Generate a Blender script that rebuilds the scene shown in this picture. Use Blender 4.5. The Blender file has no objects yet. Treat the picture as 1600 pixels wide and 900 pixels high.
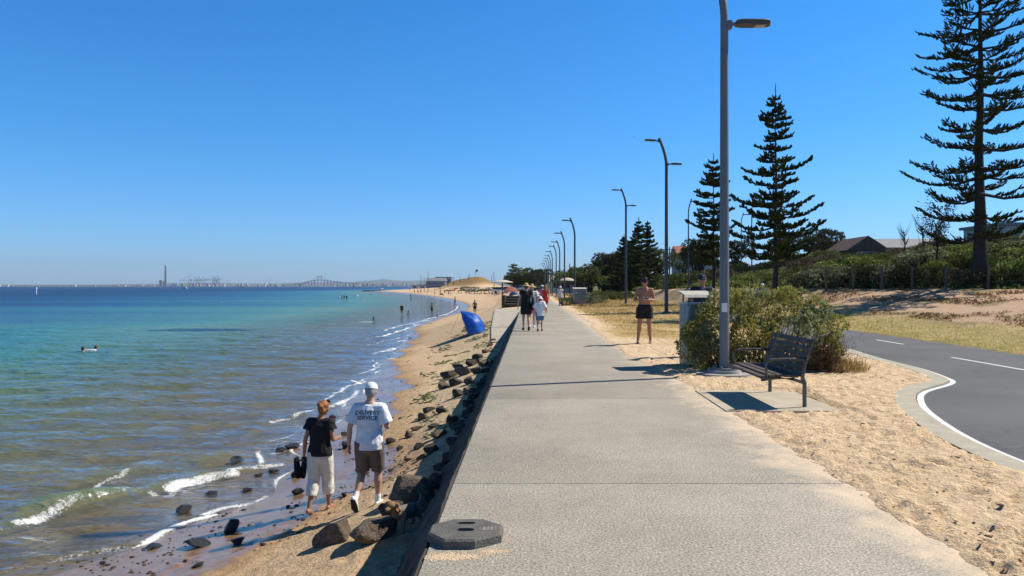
import bpy, bmesh, math, random
import numpy as np
from mathutils import Vector, Matrix
from mathutils.bvhtree import BVHTree
R = math.radians
random.seed(11)
rng = np.random.default_rng(11)
scene = bpy.context.scene
COL = scene.collection

# ------------------------------------------------------------------ camera, sky, sun, exposure
cd = bpy.data.cameras.new('camera'); cam = bpy.data.objects.new('camera', cd); COL.objects.link(cam)
cam.location = (0, 0, 1.6); cam.rotation_euler = (R(90), 0, 0)
cd.sensor_width = 36; cd.lens = 26.0; cd.shift_x = -28/1600; cd.shift_y = -3/1600
cd.clip_start = 0.1; cd.clip_end = 40000
scene.camera = cam
SUN_EL, SUN_AZ = 46.0, 19.0            # elevation; degrees from +X towards +Y
w = bpy.data.worlds.new('World'); scene.world = w; w.use_nodes = True
nt = w.node_tree; nt.nodes.clear()
sky = nt.nodes.new('ShaderNodeTexSky'); sky.sky_type = 'NISHITA'; sky.sun_disc = False
sky.sun_elevation = R(SUN_EL); sky.sun_rotation = R(90-SUN_AZ); sky.altitude = 0
sky.air_density = 1.0; sky.dust_density = 0.25; sky.ozone_density = 2.2
hs = nt.nodes.new('ShaderNodeHueSaturation'); hs.inputs['Saturation'].default_value = 1.0
hs.inputs['Hue'].default_value = 0.5
bg = nt.nodes.new('ShaderNodeBackground'); bg.inputs['Strength'].default_value = 0.10
wo = nt.nodes.new('ShaderNodeOutputWorld')
# clear deep blue summer sky: keep the Nishita light, correct its yellowish horizon towards blue
tcw = nt.nodes.new('ShaderNodeTexCoord'); sx = nt.nodes.new('ShaderNodeSeparateXYZ'); nt.links.new(tcw.outputs['Generated'], sx.inputs[0])
crw = nt.nodes.new('ShaderNodeValToRGB'); ew = crw.color_ramp.elements
SKY_FIX = [(0.0, (.44, .74, 1.34)), (.06, (.37, .78, 1.34)), (.18, (.215, .79, 1.32)), (.36, (.135, .79, 1.37)), (.50, (.10, .50, .88)), (.66, (.04, .22, .40)), (1.0, (.02, .12, .22))]
while len(ew) < len(SKY_FIX): ew.new(.5)
for i_, (p_, c_) in enumerate(SKY_FIX): ew[i_].position = p_; ew[i_].color = (*c_, 1)
nt.links.new(sx.outputs['Z'], crw.inputs[0])
mw = nt.nodes.new('ShaderNodeMix'); mw.data_type = 'RGBA'; mw.blend_type = 'MULTIPLY'; mw.inputs[0].default_value = 1
nt.links.new(sky.outputs[0], hs.inputs['Color']); nt.links.new(hs.outputs[0], mw.inputs[6]); nt.links.new(crw.outputs[0], mw.inputs[7]); nt.links.new(mw.outputs[2], bg.inputs[0]); nt.links.new(bg.outputs[0], wo.inputs[0])
sd_ = bpy.data.lights.new('sun', 'SUN'); sd_.energy = 5.0; sd_.angle = R(0.53); sd_.color = (1.0, 0.93, 0.81)
sun = bpy.data.objects.new('sun', sd_); COL.objects.link(sun)
_e, _a = R(SUN_EL), R(SUN_AZ)
sun.rotation_euler = Vector((-math.cos(_e)*math.cos(_a), -math.cos(_e)*math.sin(_a), -math.sin(_e))).to_track_quat('-Z', 'Y').to_euler()
sun.location = (30, 12, 30)
scene.view_settings.view_transform = 'Standard'; scene.view_settings.look = 'None'
scene.view_settings.exposure = 0.30; scene.view_settings.gamma = 1; scene.view_settings.use_curve_mapping = False
scene.render.engine = 'CYCLES'
scene.cycles.max_bounces = 6; scene.cycles.diffuse_bounces = 2; scene.cycles.glossy_bounces = 3
scene.cycles.transparent_max_bounces = 12; scene.cycles.transmission_bounces = 3; scene.cycles.volume_bounces = 0
scene.cycles.use_denoising = True
scene.cycles.caustics_reflective = False; scene.cycles.caustics_refractive = False

# ------------------------------------------------------------------ numpy noise
def _hash(ix, iy, seed):
    h = (ix.astype(np.int64)*374761393 + iy.astype(np.int64)*668265263 + seed*1442695041) & 0xFFFFFFFF
    h = ((h ^ (h >> 13))*1274126177) & 0xFFFFFFFF
    return ((h ^ (h >> 16)) & 0xFFFFFF)/float(0xFFFFFF)
def vnoise(x, y, seed=0):
    x = np.asarray(x, float); y = np.asarray(y, float)
    ix = np.floor(x); iy = np.floor(y); fx = x-ix; fy = y-iy
    u = fx*fx*(3-2*fx); v = fy*fy*(3-2*fy)
    a = _hash(ix, iy, seed); b = _hash(ix+1, iy, seed); c = _hash(ix, iy+1, seed); d = _hash(ix+1, iy+1, seed)
    return (a*(1-u)+b*u)*(1-v)+(c*(1-u)+d*u)*v
def fbm(x, y, seed=0, o=4):
    s = 0; a = .5; t = 0
    for k in range(o):
        s = s+a*vnoise(x*2**k+k*17.3, y*2**k-k*9.1, seed+k); t += a; a *= .5
    return s/t
def sm(a, b, x):
    t = np.clip((np.asarray(x, float)-a)/(b-a), 0, 1); return t*t*(3-2*t)

# ------------------------------------------------------------------ materials
def new_mat(name):
    m = bpy.data.materials.new(name); m.use_nodes = True
    nt = m.node_tree; b = nt.nodes['Principled BSDF']
    return m, nt, b
def nd(nt, t, **k):
    n = nt.nodes.new(t)
    for a, v in k.items(): setattr(n, a, v)
    return n
def mat(name, c, rough=.7, var=.15, scale=8.0, bump=0.0, bscale=40.0, metal=0.0, spec=.4, c2=None, coord='Object'):
    m, nt, b = new_mat(name); L = nt.links
    tc = nd(nt, 'ShaderNodeTexCoord'); ns = nd(nt, 'ShaderNodeTexNoise')
    ns.inputs['Scale'].default_value = scale; ns.inputs['Detail'].default_value = 5
    L.new(tc.outputs[coord], ns.inputs['Vector'])
    mx = nd(nt, 'ShaderNodeMix', data_type='RGBA')
    mr = nd(nt, 'ShaderNodeMapRange'); mr.inputs[1].default_value = .3; mr.inputs[2].default_value = .7
    L.new(ns.outputs['Fac'], mr.inputs[0]); L.new(mr.outputs[0], mx.inputs[0])
    lo = tuple(x*(1-var) for x in c); hi = c2 or tuple(min(1, x*(1+var)) for x in c)
    mx.inputs[6].default_value = (*lo, 1); mx.inputs[7].default_value = (*hi, 1)
    L.new(mx.outputs[2], b.inputs['Base Color'])
    b.inputs['Roughness'].default_value = rough; b.inputs['Metallic'].default_value = metal
    b.inputs['Specular IOR Level'].default_value = spec
    if bump:
        n2 = nd(nt, 'ShaderNodeTexNoise'); n2.inputs['Scale'].default_value = bscale; n2.inputs['Detail'].default_value = 4
        L.new(tc.outputs[coord], n2.inputs['Vector'])
        bp = nd(nt, 'ShaderNodeBump'); bp.inputs['Strength'].default_value = min(1, bump); bp.inputs['Distance'].default_value = .02*max(1, bump)
        L.new(n2.outputs['Fac'], bp.inputs['Height']); L.new(bp.outputs[0], b.inputs['Normal'])
    return m
def leaf_mat(name, c1, c2, c3=None, trans=.25):
    """leaf colour from the per-leaf attribute 'tint'"""
    m, nt, b = new_mat(name); L = nt.links
    at = nd(nt, 'ShaderNodeAttribute', attribute_name='tint')
    cr = nd(nt, 'ShaderNodeValToRGB'); e = cr.color_ramp.elements
    e[0].color = (*c1, 1); e[1].color = (*c2, 1)
    if c3: q = e.new(.86); q.color = (*c2, 1); e[2].color = (*c3, 1)
    L.new(at.outputs['Fac'], cr.inputs[0])
    df = nd(nt, 'ShaderNodeBsdfDiffuse'); tr = nd(nt, 'ShaderNodeBsdfTranslucent'); mx = nd(nt, 'ShaderNodeMixShader')
    L.new(cr.outputs[0], df.inputs[0]); L.new(cr.outputs[0], tr.inputs[0]); mx.inputs[0].default_value = trans
    L.new(df.outputs[0], mx.inputs[1]); L.new(tr.outputs[0], mx.inputs[2])
    L.new(mx.outputs[0], nt.nodes['Material Output'].inputs[0])
    return m
def ramp(nt, stops):
    cr = nd(nt, 'ShaderNodeValToRGB'); e = cr.color_ramp.elements
    while len(e) < len(stops): e.new(.5)
    for i, (p, c) in enumerate(stops):
        e[i].position = p; e[i].color = (*c, 1) if len(c) == 3 else c
    return cr

# ------------------------------------------------------------------ objects, tags
def tag(o, label=None, cat=None, group=None, kind=None):
    if label: o['label'] = label
    if cat: o['category'] = cat
    if group: o['group'] = group
    if kind: o['kind'] = kind
    return o
def link(name, me, m=None, parent=None):
    o = bpy.data.objects.new(name, me); COL.objects.link(o)
    if m is not None and me is not None: me.materials.clear(); me.materials.append(m)
    if parent is not None: o.parent = parent
    return o
def thing(name, label, cat, loc=(0, 0, 0), rz=0, group=None):
    o = bpy.data.objects.new(name, None); COL.objects.link(o); o.empty_display_size = .2
    o.location = loc; o.rotation_euler = (0, 0, rz)
    return tag(o, label, cat, group)
def copy_tree(o, parent=None, loc=None, rz=None, label=None, scale=None, name=None):
    c = o.copy(); COL.objects.link(c)
    if parent is not None: c.parent = parent
    for ch in list(o.children): copy_tree(ch, c)
    if loc is not None: c.location = loc
    if rz is not None: c.rotation_euler = (0, 0, rz)
    if label: c['label'] = label
    if scale is not None: c.scale = scale if hasattr(scale, '__len__') else (scale,)*3
    return c
def fast_mesh(name, V, F, smooth=False, attrs=None, cols=None):
    """V (n,3), F (m,k) with k equal for all faces"""
    me = bpy.data.meshes.new(name)
    V = np.ascontiguousarray(V, np.float32); F = np.ascontiguousarray(F, np.int32)
    me.vertices.add(len(V)); me.vertices.foreach_set('co', V.ravel())
    k = F.shape[1]
    me.loops.add(F.size); me.loops.foreach_set('vertex_index', F.ravel())
    me.polygons.add(len(F)); me.polygons.foreach_set('loop_start', np.arange(0, F.size, k, dtype=np.int32))
    try: me.polygons.foreach_set('loop_total', np.full(len(F), k, np.int32))
    except Exception: pass
    me.update(calc_edges=True)
    if smooth: me.polygons.foreach_set('use_smooth', np.ones(len(F), bool))
    for n, a in (attrs or {}).items():
        at = me.attributes.new(n, 'FLOAT', 'POINT'); at.data.foreach_set('value', np.ascontiguousarray(a, np.float32))
    for n, a in (cols or {}).items():
        at = me.attributes.new(n, 'FLOAT_COLOR', 'POINT')
        a4 = np.ones((len(a), 4), np.float32); a4[:, :3] = a; at.data.foreach_set('color', a4.ravel())
    me.validate(); return me
def grid_faces(nr, nc):
    i = np.arange(nr-1)[:, None]*nc+np.arange(nc-1)[None, :]
    return np.stack([i, i+1, i+nc+1, i+nc], -1).reshape(-1, 4)

class MB:
    def __init__(s): s.v = []; s.f = []
    def add(s, V, F):
        n = len(s.v); s.v += [tuple(p) for p in V]; s.f += [tuple(i+n for i in f) for f in F]; return s
    def box(s, a, b, M=None, bev=0):
        x0, y0, z0 = a; x1, y1, z1 = b
        V = [(x0,y0,z0),(x1,y0,z0),(x1,y1,z0),(x0,y1,z0),(x0,y0,z1),(x1,y0,z1),(x1,y1,z1),(x0,y1,z1)]
        F = [(0,3,2,1),(4,5,6,7),(0,1,5,4),(1,2,6,5),(2,3,7,6),(3,0,4,7)]
        if bev:
            bm = bmesh.new(); vs = [bm.verts.new(p) for p in V]
            for f in F: bm.faces.new([vs[i] for i in f])
            bmesh.ops.bevel(bm, geom=bm.edges[:], offset=bev, segments=2, affect='EDGES', profile=.6)
            bm.verts.index_update(); V = [v.co.copy() for v in bm.verts]; F = [[v.index for v in f.verts] for f in bm.faces]; bm.free()
        if M is not None: V = [M @ Vector(p) for p in V]
        return s.add(V, F)
    def limb(s, pts, rad, n=10, cap='round', side=(1, 0, 0)):
        pts = [Vector(p) for p in pts]
        rad = [(r, r) if not hasattr(r, '__len__') else r for r in rad]
        if cap in ('round', 'round0', 'round1'):
            def ends(i0, i1, sgn):
                p, q = pts[i0], pts[i1]; d = (p-q); d = d.normalized() if d.length > 1e-9 else Vector((0, 0, 1))
                a, b = rad[i0]; m = min(a, b); out = []
                for k in (30, 60, 84):
                    out.append((p+d*m*math.sin(R(k)), (a*math.cos(R(k)), b*math.cos(R(k)))))
                return out
            A = ends(0, 1, 1)[::-1] if cap != 'round1' else []
            B = ends(-1, -2, 1) if cap != 'round0' else []
            pts, rad = [a[0] for a in A]+pts+[b[0] for b in B], [a[1] for a in A]+rad+[b[1] for b in B]
        side = Vector(side); rings = []; N = len(pts)
        for i, p in enumerate(pts):
            t = (pts[min(i+1, N-1)]-pts[max(i-1, 0)]); t = t.normalized() if t.length > 1e-9 else Vector((0, 0, 1))
            u = side-t*side.dot(t)
            if u.length < 1e-3: u = Vector((0, 1, 0))-t*t.y
            u.normalize(); w_ = t.cross(u); a, b = rad[i]
            rings.append([p+u*a*math.cos(2*math.pi*k/n)+w_*b*math.sin(2*math.pi*k/n) for k in range(n)])
        V = [q for r in rings for q in r]; F = []
        for i in range(N-1):
            for k in range(n):
                F.append((i*n+k, i*n+(k+1) % n, (i+1)*n+(k+1) % n, (i+1)*n+k))
        F.append(tuple(range(n))[::-1]); F.append(tuple((N-1)*n+k for k in range(n)))
        return s.add(V, F)
    def ell(s, c, r, n=12, m=8, M=None):
        V = []; F = []
        for j in range(m+1):
            ph = math.pi*(j+.0)/m; ph = min(max(ph, .06), math.pi-.06)
            for k in range(n):
                th = 2*math.pi*k/n
                p = Vector((r[0]*math.sin(ph)*math.cos(th), r[1]*math.sin(ph)*math.sin(th), r[2]*math.cos(ph)))
                if M is not None: p = M @ p
                V.append(p+Vector(c))
        for j in range(m):
            for k in range(n): F.append((j*n+k, (j+1)*n+k, (j+1)*n+(k+1) % n, j*n+(k+1) % n))
        F.append(tuple(range(n))); F.append(tuple(m*n+k for k in range(n))[::-1])
        return s.add(V, F)
    def cyl(s, c, r, h, n=24, r2=None):
        return s.limb([(c[0], c[1], c[2]), (c[0], c[1], c[2]+h)], [r, r if r2 is None else r2], n=n, cap='flat')
    def prism(s, poly, z0, z1):
        n = len(poly); V = [(x, y, z0) for x, y in poly]+[(x, y, z1) for x, y in poly]
        F = [tuple(range(n))[::-1], tuple(range(n, 2*n))]+[(k, (k+1) % n, n+(k+1) % n, n+k) for k in range(n)]
        return s.add(V, F)
    def mesh(s, name, smooth=False, auto=None):
        me = bpy.data.meshes.new(name); me.from_pydata([tuple(v) for v in s.v], [], s.f); me.update()
        bm = bmesh.new(); bm.from_mesh(me); bmesh.ops.recalc_face_normals(bm, faces=bm.faces); bm.to_mesh(me); bm.free()
        if smooth: me.polygons.foreach_set('use_smooth', [True]*len(me.polygons))
        if auto:
            me.polygons.foreach_set('use_smooth', [True]*len(me.polygons))
            try: me.set_sharp_from_angle(angle=R(auto))
            except Exception: pass
        return me
    def build(s, name, m, parent=None, smooth=False, auto=None):
        return link(name, s.mesh(name, smooth, auto), m, parent)
    def skin(s, name, m, parent=None, voxel=.02, it=3, fac=.6):
        """join the overlapping pieces into ONE continuous surface"""
        me = s.mesh(name); o = bpy.data.objects.new('tmp', me); COL.objects.link(o)
        r = o.modifiers.new('r', 'REMESH'); r.mode = 'VOXEL'; r.voxel_size = voxel; r.use_smooth_shade = True
        if it: q = o.modifiers.new('s', 'SMOOTH'); q.factor = fac; q.iterations = it
        dg = bpy.context.evaluated_depsgraph_get(); dg.update()
        me2 = bpy.data.meshes.new_from_object(o.evaluated_get(dg)); me2.name = name
        bpy.data.objects.remove(o); bpy.data.meshes.remove(me)
        me2.polygons.foreach_set('use_smooth', [True]*len(me2.polygons))
        return link(name, me2, m, parent)

# ------------------------------------------------------------------ the lie of the land
F_, CX, CY = 1155.0, 828.0, 447.0
SH_Y = np.array([-30, 0, 5, 9, 9.6, 11.65, 14, 17, 22.4, 26.5, 34.1, 42.2, 49.1, 56.9, 66.6, 74.1, 83.6, 93.5, 127, 157, 196, 262, 357, 491, 560, 700, 1500, 13000])
SH_X = np.array([-9, -8, -6.8, -5.4, -5.0, -4.3, -4.45, -4.8, -5.26, -5.7, -6.5, -7.2, -8.0, -9.4, -10.0, -10.1, -9.6, -9.15, -11.6, -16.2, -23.5, -38, -64, -105, -100, -95, -100, -100])
_yy = np.concatenate([np.arange(-30, 60, .25), np.arange(60, 13000, 4)])
_xx = np.interp(_yy, SH_Y, SH_X)
_k = np.array([1, 2, 3, 4, 3, 2, 1.]); _k /= _k.sum()
_xx = np.convolve(np.pad(_xx, 3, mode='edge'), _k, 'valid')
def Xs(Y): return np.interp(Y, _yy, _xx) + .16*np.sin(Y*1.1)*sm(6, 12, Y)*(1-sm(60, 90, Y)) + .10*np.sin(Y*2.7+1)*sm(6, 12, Y)*(1-sm(60, 90, Y))
ZW = -1.8
def edge_x(Y): return 2.48 - .32*sm(13, 18, Y)*(1-sm(24, 32, Y)) + .16*(fbm(Y*.7, Y*0+3, 5)-.5)*2*sm(7, 12, Y) + .07*(vnoise(Y*3, Y*0, 8)-.5)
def ztop(Y): return np.interp(Y, [0, 30, 35, 50, 60], [-.98, -.98, -.88, -.06, -.05])
def toe_w(Y): return np.interp(Y, [0, 35, 38, 45, 60], [11.5, 11.2, 9.0, 3.0, 3.0])
def ramp_z(Y): return np.interp(Y, [33.6, 36, 48, 52], [-.93, -.72, -.03, .006])
def base_ground(X, Y):
    xs = Xs(Y); s = xs-X
    t = np.clip((X-xs)/(-.65-xs), 0, 1)
    g = np.interp(t, [0, .35, .55, .82, 1], [0, .26, .44, .92, 1])
    zl = ZW+(ztop(Y)-ZW)*g
    rz_ = ramp_z(Y)-.05-.30*np.clip(-np.interp(Y, [33.6, 38, 52], [1.75, 2.0, 2.45])-X, 0, 9)-.5*np.clip(33.6-Y, 0, 9)
    zl = np.where((Y > 32) & (Y < 54), np.maximum(zl, rz_), zl)
    # sandy mound far down the beach
    zl = zl+4.6*np.exp(-(((X+33)/13.)**4+((Y-400)/45.)**2))+1.2*np.exp(-(((X+28)/7.)**2+((Y-400)/30.)**2))+1.8*sm(250, 420, Y)*(1-sm(800, 1500, Y))*np.clip((X-xs)/40, 0, 1)
    dep = np.interp(s, [0, 3, 8, 30, 80, 150, 400], [0, .15, .42, 1.8, 4, 6, 8])
    zl = np.where(s > 0, ZW-dep, zl)
    e = edge_x(Y)
    zr = -.07+.095*sm(-.22, .22, X-e)
    far = 1-.55*sm(60, 130, Y)*(1-sm(20, 36, X))
    x0 = 12.0
    wd = toe_w(Y); dx = X-x0-wd; u_ = np.clip((X-x0)/wd, 0, 1)
    rise = 1.4*(.65*u_+.35*u_*u_*(3-2*u_))+.5*sm(0, 3, dx)+1.2*sm(2.5, 9, dx)+1.5*sm(9, 22, dx)
    rise = rise*far*sm(2, 10, Y)
    zr = zr+rise+.04*sm(3, 8, X)*(fbm(X*.35, Y*.35, 3)-.5)
    zr = zr+3*sm(200, 600, Y)*sm(10, 60, X)
    return np.where(X < -.62, zl, zr)
def hit(px, py, z=None, water=False):
    """the point of the ground that the photograph shows at px, py"""
    if z is not None:
        D = (1.6-z)*F_/(py-CY); return Vector(((px-CX)/F_*D, D, z))
    D = np.concatenate([np.arange(3, 60, .02), np.arange(60, 900, .1)])
    x = (px-CX)/F_*D; zz = 1.6-(py-CY)/F_*D
    g = base_ground(x, D)
    if water: g = np.maximum(g, ZW)
    i = int(np.argmax(zz <= g)); return Vector((x[i], D[i], g[i]))
def gz(x, y): return float(base_ground(np.array([float(x)]), np.array([float(y)]))[0])
def at(px, D, z=0): return Vector(((px-CX)/F_*D, D, z))
def seg_dist(X, Y, P):
    """distance from points to a polyline, position along it (0..1) and signed side"""
    P = np.array(P, float); best = np.full(X.shape, 1e9); al = np.zeros(X.shape); sg = np.zeros(X.shape)
    for i in range(len(P)-1):
        a, b = P[i], P[i+1]; d = b-a; l2 = (d**2).sum()
        t = np.clip(((X-a[0])*d[0]+(Y-a[1])*d[1])/l2, 0, 1)
        dx = X-a[0]-t*d[0]; dy = Y-a[1]-t*d[1]; r = np.hypot(dx, dy)
        m = r < best; best = np.where(m, r, best); al = np.where(m, (i+t)/(len(P)-1), al); sg = np.where(m, np.sign(d[0]*dy-d[1]*dx), sg)
    return best, al, sg
# ================================================================== SETTING
# ---- ground sheet
def axis(lims):
    out = [lims[0][0]]
    for (a, b, step, ratio) in lims:
        x = a; st = step
        while x < b:
            x += st; st *= ratio; out.append(min(x, b))
    return np.unique(np.round(out, 5))
xr = axis([(2.0, 8.5, .045, 1.0), (8.5, 12000, .05, 1.028)])
xl = -axis([(.70, 7.5, .05, 1.0), (7.5, 12000, .06, 1.035)])[::-1]
GX = np.concatenate([xl, [-.66, -.60, 0, 1.0, 1.7], xr])
ys = [2.2]
while ys[-1] < 12500: ys.append(ys[-1]*(1.0065 if ys[-1] < 120 else 1.02))
GY = np.concatenate([[-60, -20, -8, -3, 0, 1.2], ys])
X, Y = np.meshgrid(GX, GY); Z = base_ground(X, Y)
xs = Xs(Y); sdist = xs-X
left = X < -.62; land = left & (sdist < .3)
# trampled sand: foot dents and small ridges
near = 1-sm(25, 45, Y)
bump = (fbm(X*5.5, Y*5.5, 21)-.5)*.045+(fbm(X*1.7, Y*1.7, 22)-.5)*.05
dr = np.where((X > 2.1) & (X < 8.6) & (Y > 3) & (Y < 20), 1.0, 0)
dents = np.zeros_like(X)
for k in range(1500):
    cx_, cy_ = rng.uniform(2.3, 8.2), 3.4*np.exp(rng.uniform(0, 1.75)); a = rng.uniform(-.5, .5)+np.pi/2*(rng.random() < .8)
    i0, i1 = np.searchsorted(GX, [cx_-.3, cx_+.3]); j0, j1 = np.searchsorted(GY, [cy_-.3, cy_+.3])
    x_ = X[j0:j1, i0:i1]-cx_; y_ = Y[j0:j1, i0:i1]-cy_
    u = x_*np.cos(a)+y_*np.sin(a); v = -x_*np.sin(a)+y_*np.cos(a); q_ = .55+.55*rng.random()
    r = np.sqrt((u/(.12*q_))**2+(v/(.05*q_))**2)
    dents[j0:j1, i0:i1] += -.030*np.exp(-r**2)+.014*np.exp(-(r-1.6)**2*3)
for k in range(500):
    cy_ = 5*np.exp(rng.uniform(0, 2.0)); xs0 = float(Xs(cy_)); cx_ = rng.uniform(xs0+1.5, -1.2); a = rng.normal(np.pi/2, .3)
    i0, i1 = np.searchsorted(GX, [cx_-.3, cx_+.3]); j0, j1 = np.searchsorted(GY, [cy_-.3, cy_+.3])
    x_ = X[j0:j1, i0:i1]-cx_; y_ = Y[j0:j1, i0:i1]-cy_
    u = x_*np.cos(a)+y_*np.sin(a); v = -x_*np.sin(a)+y_*np.cos(a)
    r = np.sqrt((u/.13)**2+(v/.055)**2)
    dents[j0:j1, i0:i1] += -.022*np.exp(-r**2)+.010*np.exp(-(r-1.6)**2*3)
sandmask = sm(2.35, 2.75, X)
Z = Z+(bump*.75+dents*1.15+(fbm(X*13, Y*13, 23, 3)-.5)*.030*(Y < 16))*near*np.where(left, np.where(sdist < -1.0, .55, .10), sandmask*(1-.7*sm(11.0, 12, X)))
# the ground stays below the road, the bench slab and the kerb
road_L = [(4.3, -10), (4.35, 5), (4.40, 6.58), (4.56, 7.83), (4.98, 9.33), (5.43, 10.4), (5.93, 11.2), (6.9, 12.2), (7.22, 13.0), (7.5, 14.4), (7.67, 16.35), (7.95, 18.3), (8.2, 20), (8.45, 24), (8.9, 30), (9.6, 38), (10.3, 47)]
road_R = [(11.4, -10), (11.4, 10), (11.45, 17), (11.55, 21.5), (11.6, 27), (11.7, 33), (11.8, 40), (12.0, 47)]
def smooth_line(P, n=8):
    P = np.array(P, float); out = []
    for i in range(len(P)-1):
        p0 = P[max(i-1, 0)]; p1 = P[i]; p2 = P[i+1]; p3 = P[min(i+2, len(P)-1)]
        for t in np.linspace(0, 1, n, endpoint=False):
            out.append(.5*((2*p1)+(-p0+p2)*t+(2*p0-5*p1+4*p2-p3)*t*t+(-p0+3*p1-3*p2+p3)*t**3))
    out.append(P[-1]); return np.array(out)
RL = smooth_line(road_L[1:], 8); RL = np.vstack([[road_L[0]], RL]); RR = smooth_line(road_R, 6)
rlx = np.interp(Y, RL[:, 1], RL[:, 0]); rrx = np.interp(Y, RR[:, 1], RR[:, 0])
inroad = (X > rlx-.26) & (X < rrx+.05) & (Y < 47.2) & (Y > -11)
Z = np.where(inroad, -.10, Z)
pad = (X > 2.45) & (X < 4.15) & (Y > 9.3) & (Y < 11.45)
Z = np.where(pad, np.minimum(Z, -.03), Z)
# colours of the soils themselves
def mixc(c, m, new): return c*(1-m[..., None])+np.array(new)*m[..., None]
n1 = fbm(X*.6, Y*.6, 31); n2 = fbm(X*.12, Y*.12, 33); n3 = fbm(X*2.2, Y*2.2, 35)
C = np.zeros(X.shape+(3,))+np.array((.74, .55, .35))
C = mixc(C, left*1., (.68, .49, .30))
C = mixc(C, left*sm(12, 24, Y)*sm(-4.2, -2.6, X)*.8, (.73, .57, .35))
gr = (~left)*sm(18.5, 24, Y+4*(n1-.5)*2+(X-6)*.4)*sm(0, .9, X-edge_x(Y)-.2+(n1-.5)*1.6-.35*sm(25, 60, Y)*0)*(1-sm(12.0, 12.6, X))
C = mixc(C, gr*sm(.33, .62, n1*.5+n3*.3+.2), (.54, .38, .16))
C = mixc(C, gr*sm(.52, .66, n3)*.5, (.33, .25, .10))
vg = (~left)*sm(11.2, 11.5, X)*(1-sm(.18, .34, (X-12)/toe_w(Y)+(n1-.5)*.25))
C = mixc(C, vg*.9, (.56, .44, .19)); C = mixc(C, vg*sm(.5, .6, n3)*.5, (.34, .32, .10))
dxt = X-12-toe_w(Y)
sl = (~left)*sm(.16, .36, (X-12)/toe_w(Y)+(n1-.5)*.25)*(1-sm(-.2, .8, dxt))
C = mixc(C, sl*.85, (.62, .42, .27)); C = mixc(C, sl*sm(.50, .60, fbm(X*.9, Y*.35, 41))*.45, (.36, .22, .14))
C = mixc(C, sl*sm(.57, .63, fbm(X*.7, Y*.5, 44))*.6, (.16, .17, .06))
dn = (~left)*sm(-.1, .9, dxt+(n1-.5))
C = mixc(C, dn, (.11, .10, .05)); C = mixc(C, (~left)*sm(95, 130, Y)*sm(4, 9, X), (.17, .16, .07))
C = mixc(C, left*sm(500, 900, Y), (.10, .10, .07))
md = np.exp(-(((X+33)/16.)**2+((Y-400)/50.)**2))*left
C = mixc(C, sm(.25, .6, md), (.27, .17, .07))
C = mixc(C, (left & (sdist > 0))*1., (.62, .51, .29))
# seagrass bed under the water
sg = np.exp(-(((X+25)/9.)**2+((Y-57)/2.2)**2)*1.2)*(.4+1.2*n1)
C = mixc(C, left*np.clip(sg*1.5, 0, 1), (.03, .04, .03))
# wet sand: where the last wave reached
wband = np.interp(Y, [5, 9, 12, 17, 23, 26, 32, 36, 60, 120, 300], [2.1, 2.1, 1.8, 1.5, 1.35, 1.1, .35, .3, .6, 1.2, 3])
wn = (fbm(X*.8, Y*.8, 51)-.5)*.9
wet = np.where(left, sm(-wband-.28, -wband+.05, sdist+wn), 0)
damp = np.where(left, sm(-wband-1.1, -wband, sdist+wn), 0)
C[left] *= .88
C[(~left) & (X > 9)] *= .9
me = fast_mesh('ground', np.stack([X, Y, Z], -1).reshape(-1, 3), grid_faces(*X.shape), True,
               {'wet': wet.ravel(), 'damp': damp.ravel()}, {'soil': C.reshape(-1, 3)})
m, nt, b = new_mat('sand_and_soil'); L = nt.links
ac = nd(nt, 'ShaderNodeAttribute', attribute_name='soil'); aw = nd(nt, 'ShaderNodeAttribute', attribute_name='wet'); ad = nd(nt, 'ShaderNodeAttribute', attribute_name='damp')
tc = nd(nt, 'ShaderNodeTexCoord')
def noise_node(nt, sc, det=4, vec=None, dist=0, rough=.5):
    n = nd(nt, 'ShaderNodeTexNoise'); n.inputs['Scale'].default_value = sc; n.inputs['Detail'].default_value = det
    n.inputs['Distortion'].default_value = dist; n.inputs['Roughness'].default_value = rough
    if vec is not None: nt.links.new(vec, n.inputs['Vector'])
    return n
def maprange(nt, src, a, b_, c, d):
    r = nd(nt, 'ShaderNodeMapRange'); nt.links.new(src, r.inputs[0])
    for i, v in enumerate((a, b_, c, d)): r.inputs[i+1].default_value = v
    return r
def mixrgb(nt, fac, c1, c2, mode='MIX'):
    x = nd(nt, 'ShaderNodeMix', data_type='RGBA', blend_type=mode)
    for i, v in ((0, fac), (6, c1), (7, c2)):
        if isinstance(v, (int, float)): x.inputs[i].default_value = v
        elif isinstance(v, tuple): x.inputs[i].default_value = (*v, 1)
        else: nt.links.new(v, x.inputs[i])
    return x
na = noise_node(nt, 9, 6, tc.outputs['Object']); nb = noise_node(nt, 90, 3, tc.outputs['Object'])
r1 = maprange(nt, na.outputs['Fac'], .3, .7, .80, 1.16); r2 = maprange(nt, nb.outputs['Fac'], .25, .75, .82, 1.18)
mu = nd(nt, 'ShaderNodeMath', operation='MULTIPLY'); L.new(r1.outputs[0], mu.inputs[0]); L.new(r2.outputs[0], mu.inputs[1])
cm = nd(nt, 'ShaderNodeVectorMath', operation='SCALE'); L.new(ac.outputs['Color'], cm.inputs[0]); L.new(mu.outputs[0], cm.inputs['Scale'])
x1 = mixrgb(nt, ad.outputs['Fac'], cm.outputs[0], (.74, .66, .58), 'MULTIPLY')
x2 = mixrgb(nt, aw.outputs['Fac'], x1.outputs[2], (.60, .55, .50), 'MULTIPLY')
L.new(x2.outputs[2], b.inputs['Base Color'])
rr = maprange(nt, aw.outputs['Fac'], 0, 1, .95, .16); L.new(rr.outputs[0], b.inputs['Roughness'])
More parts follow.
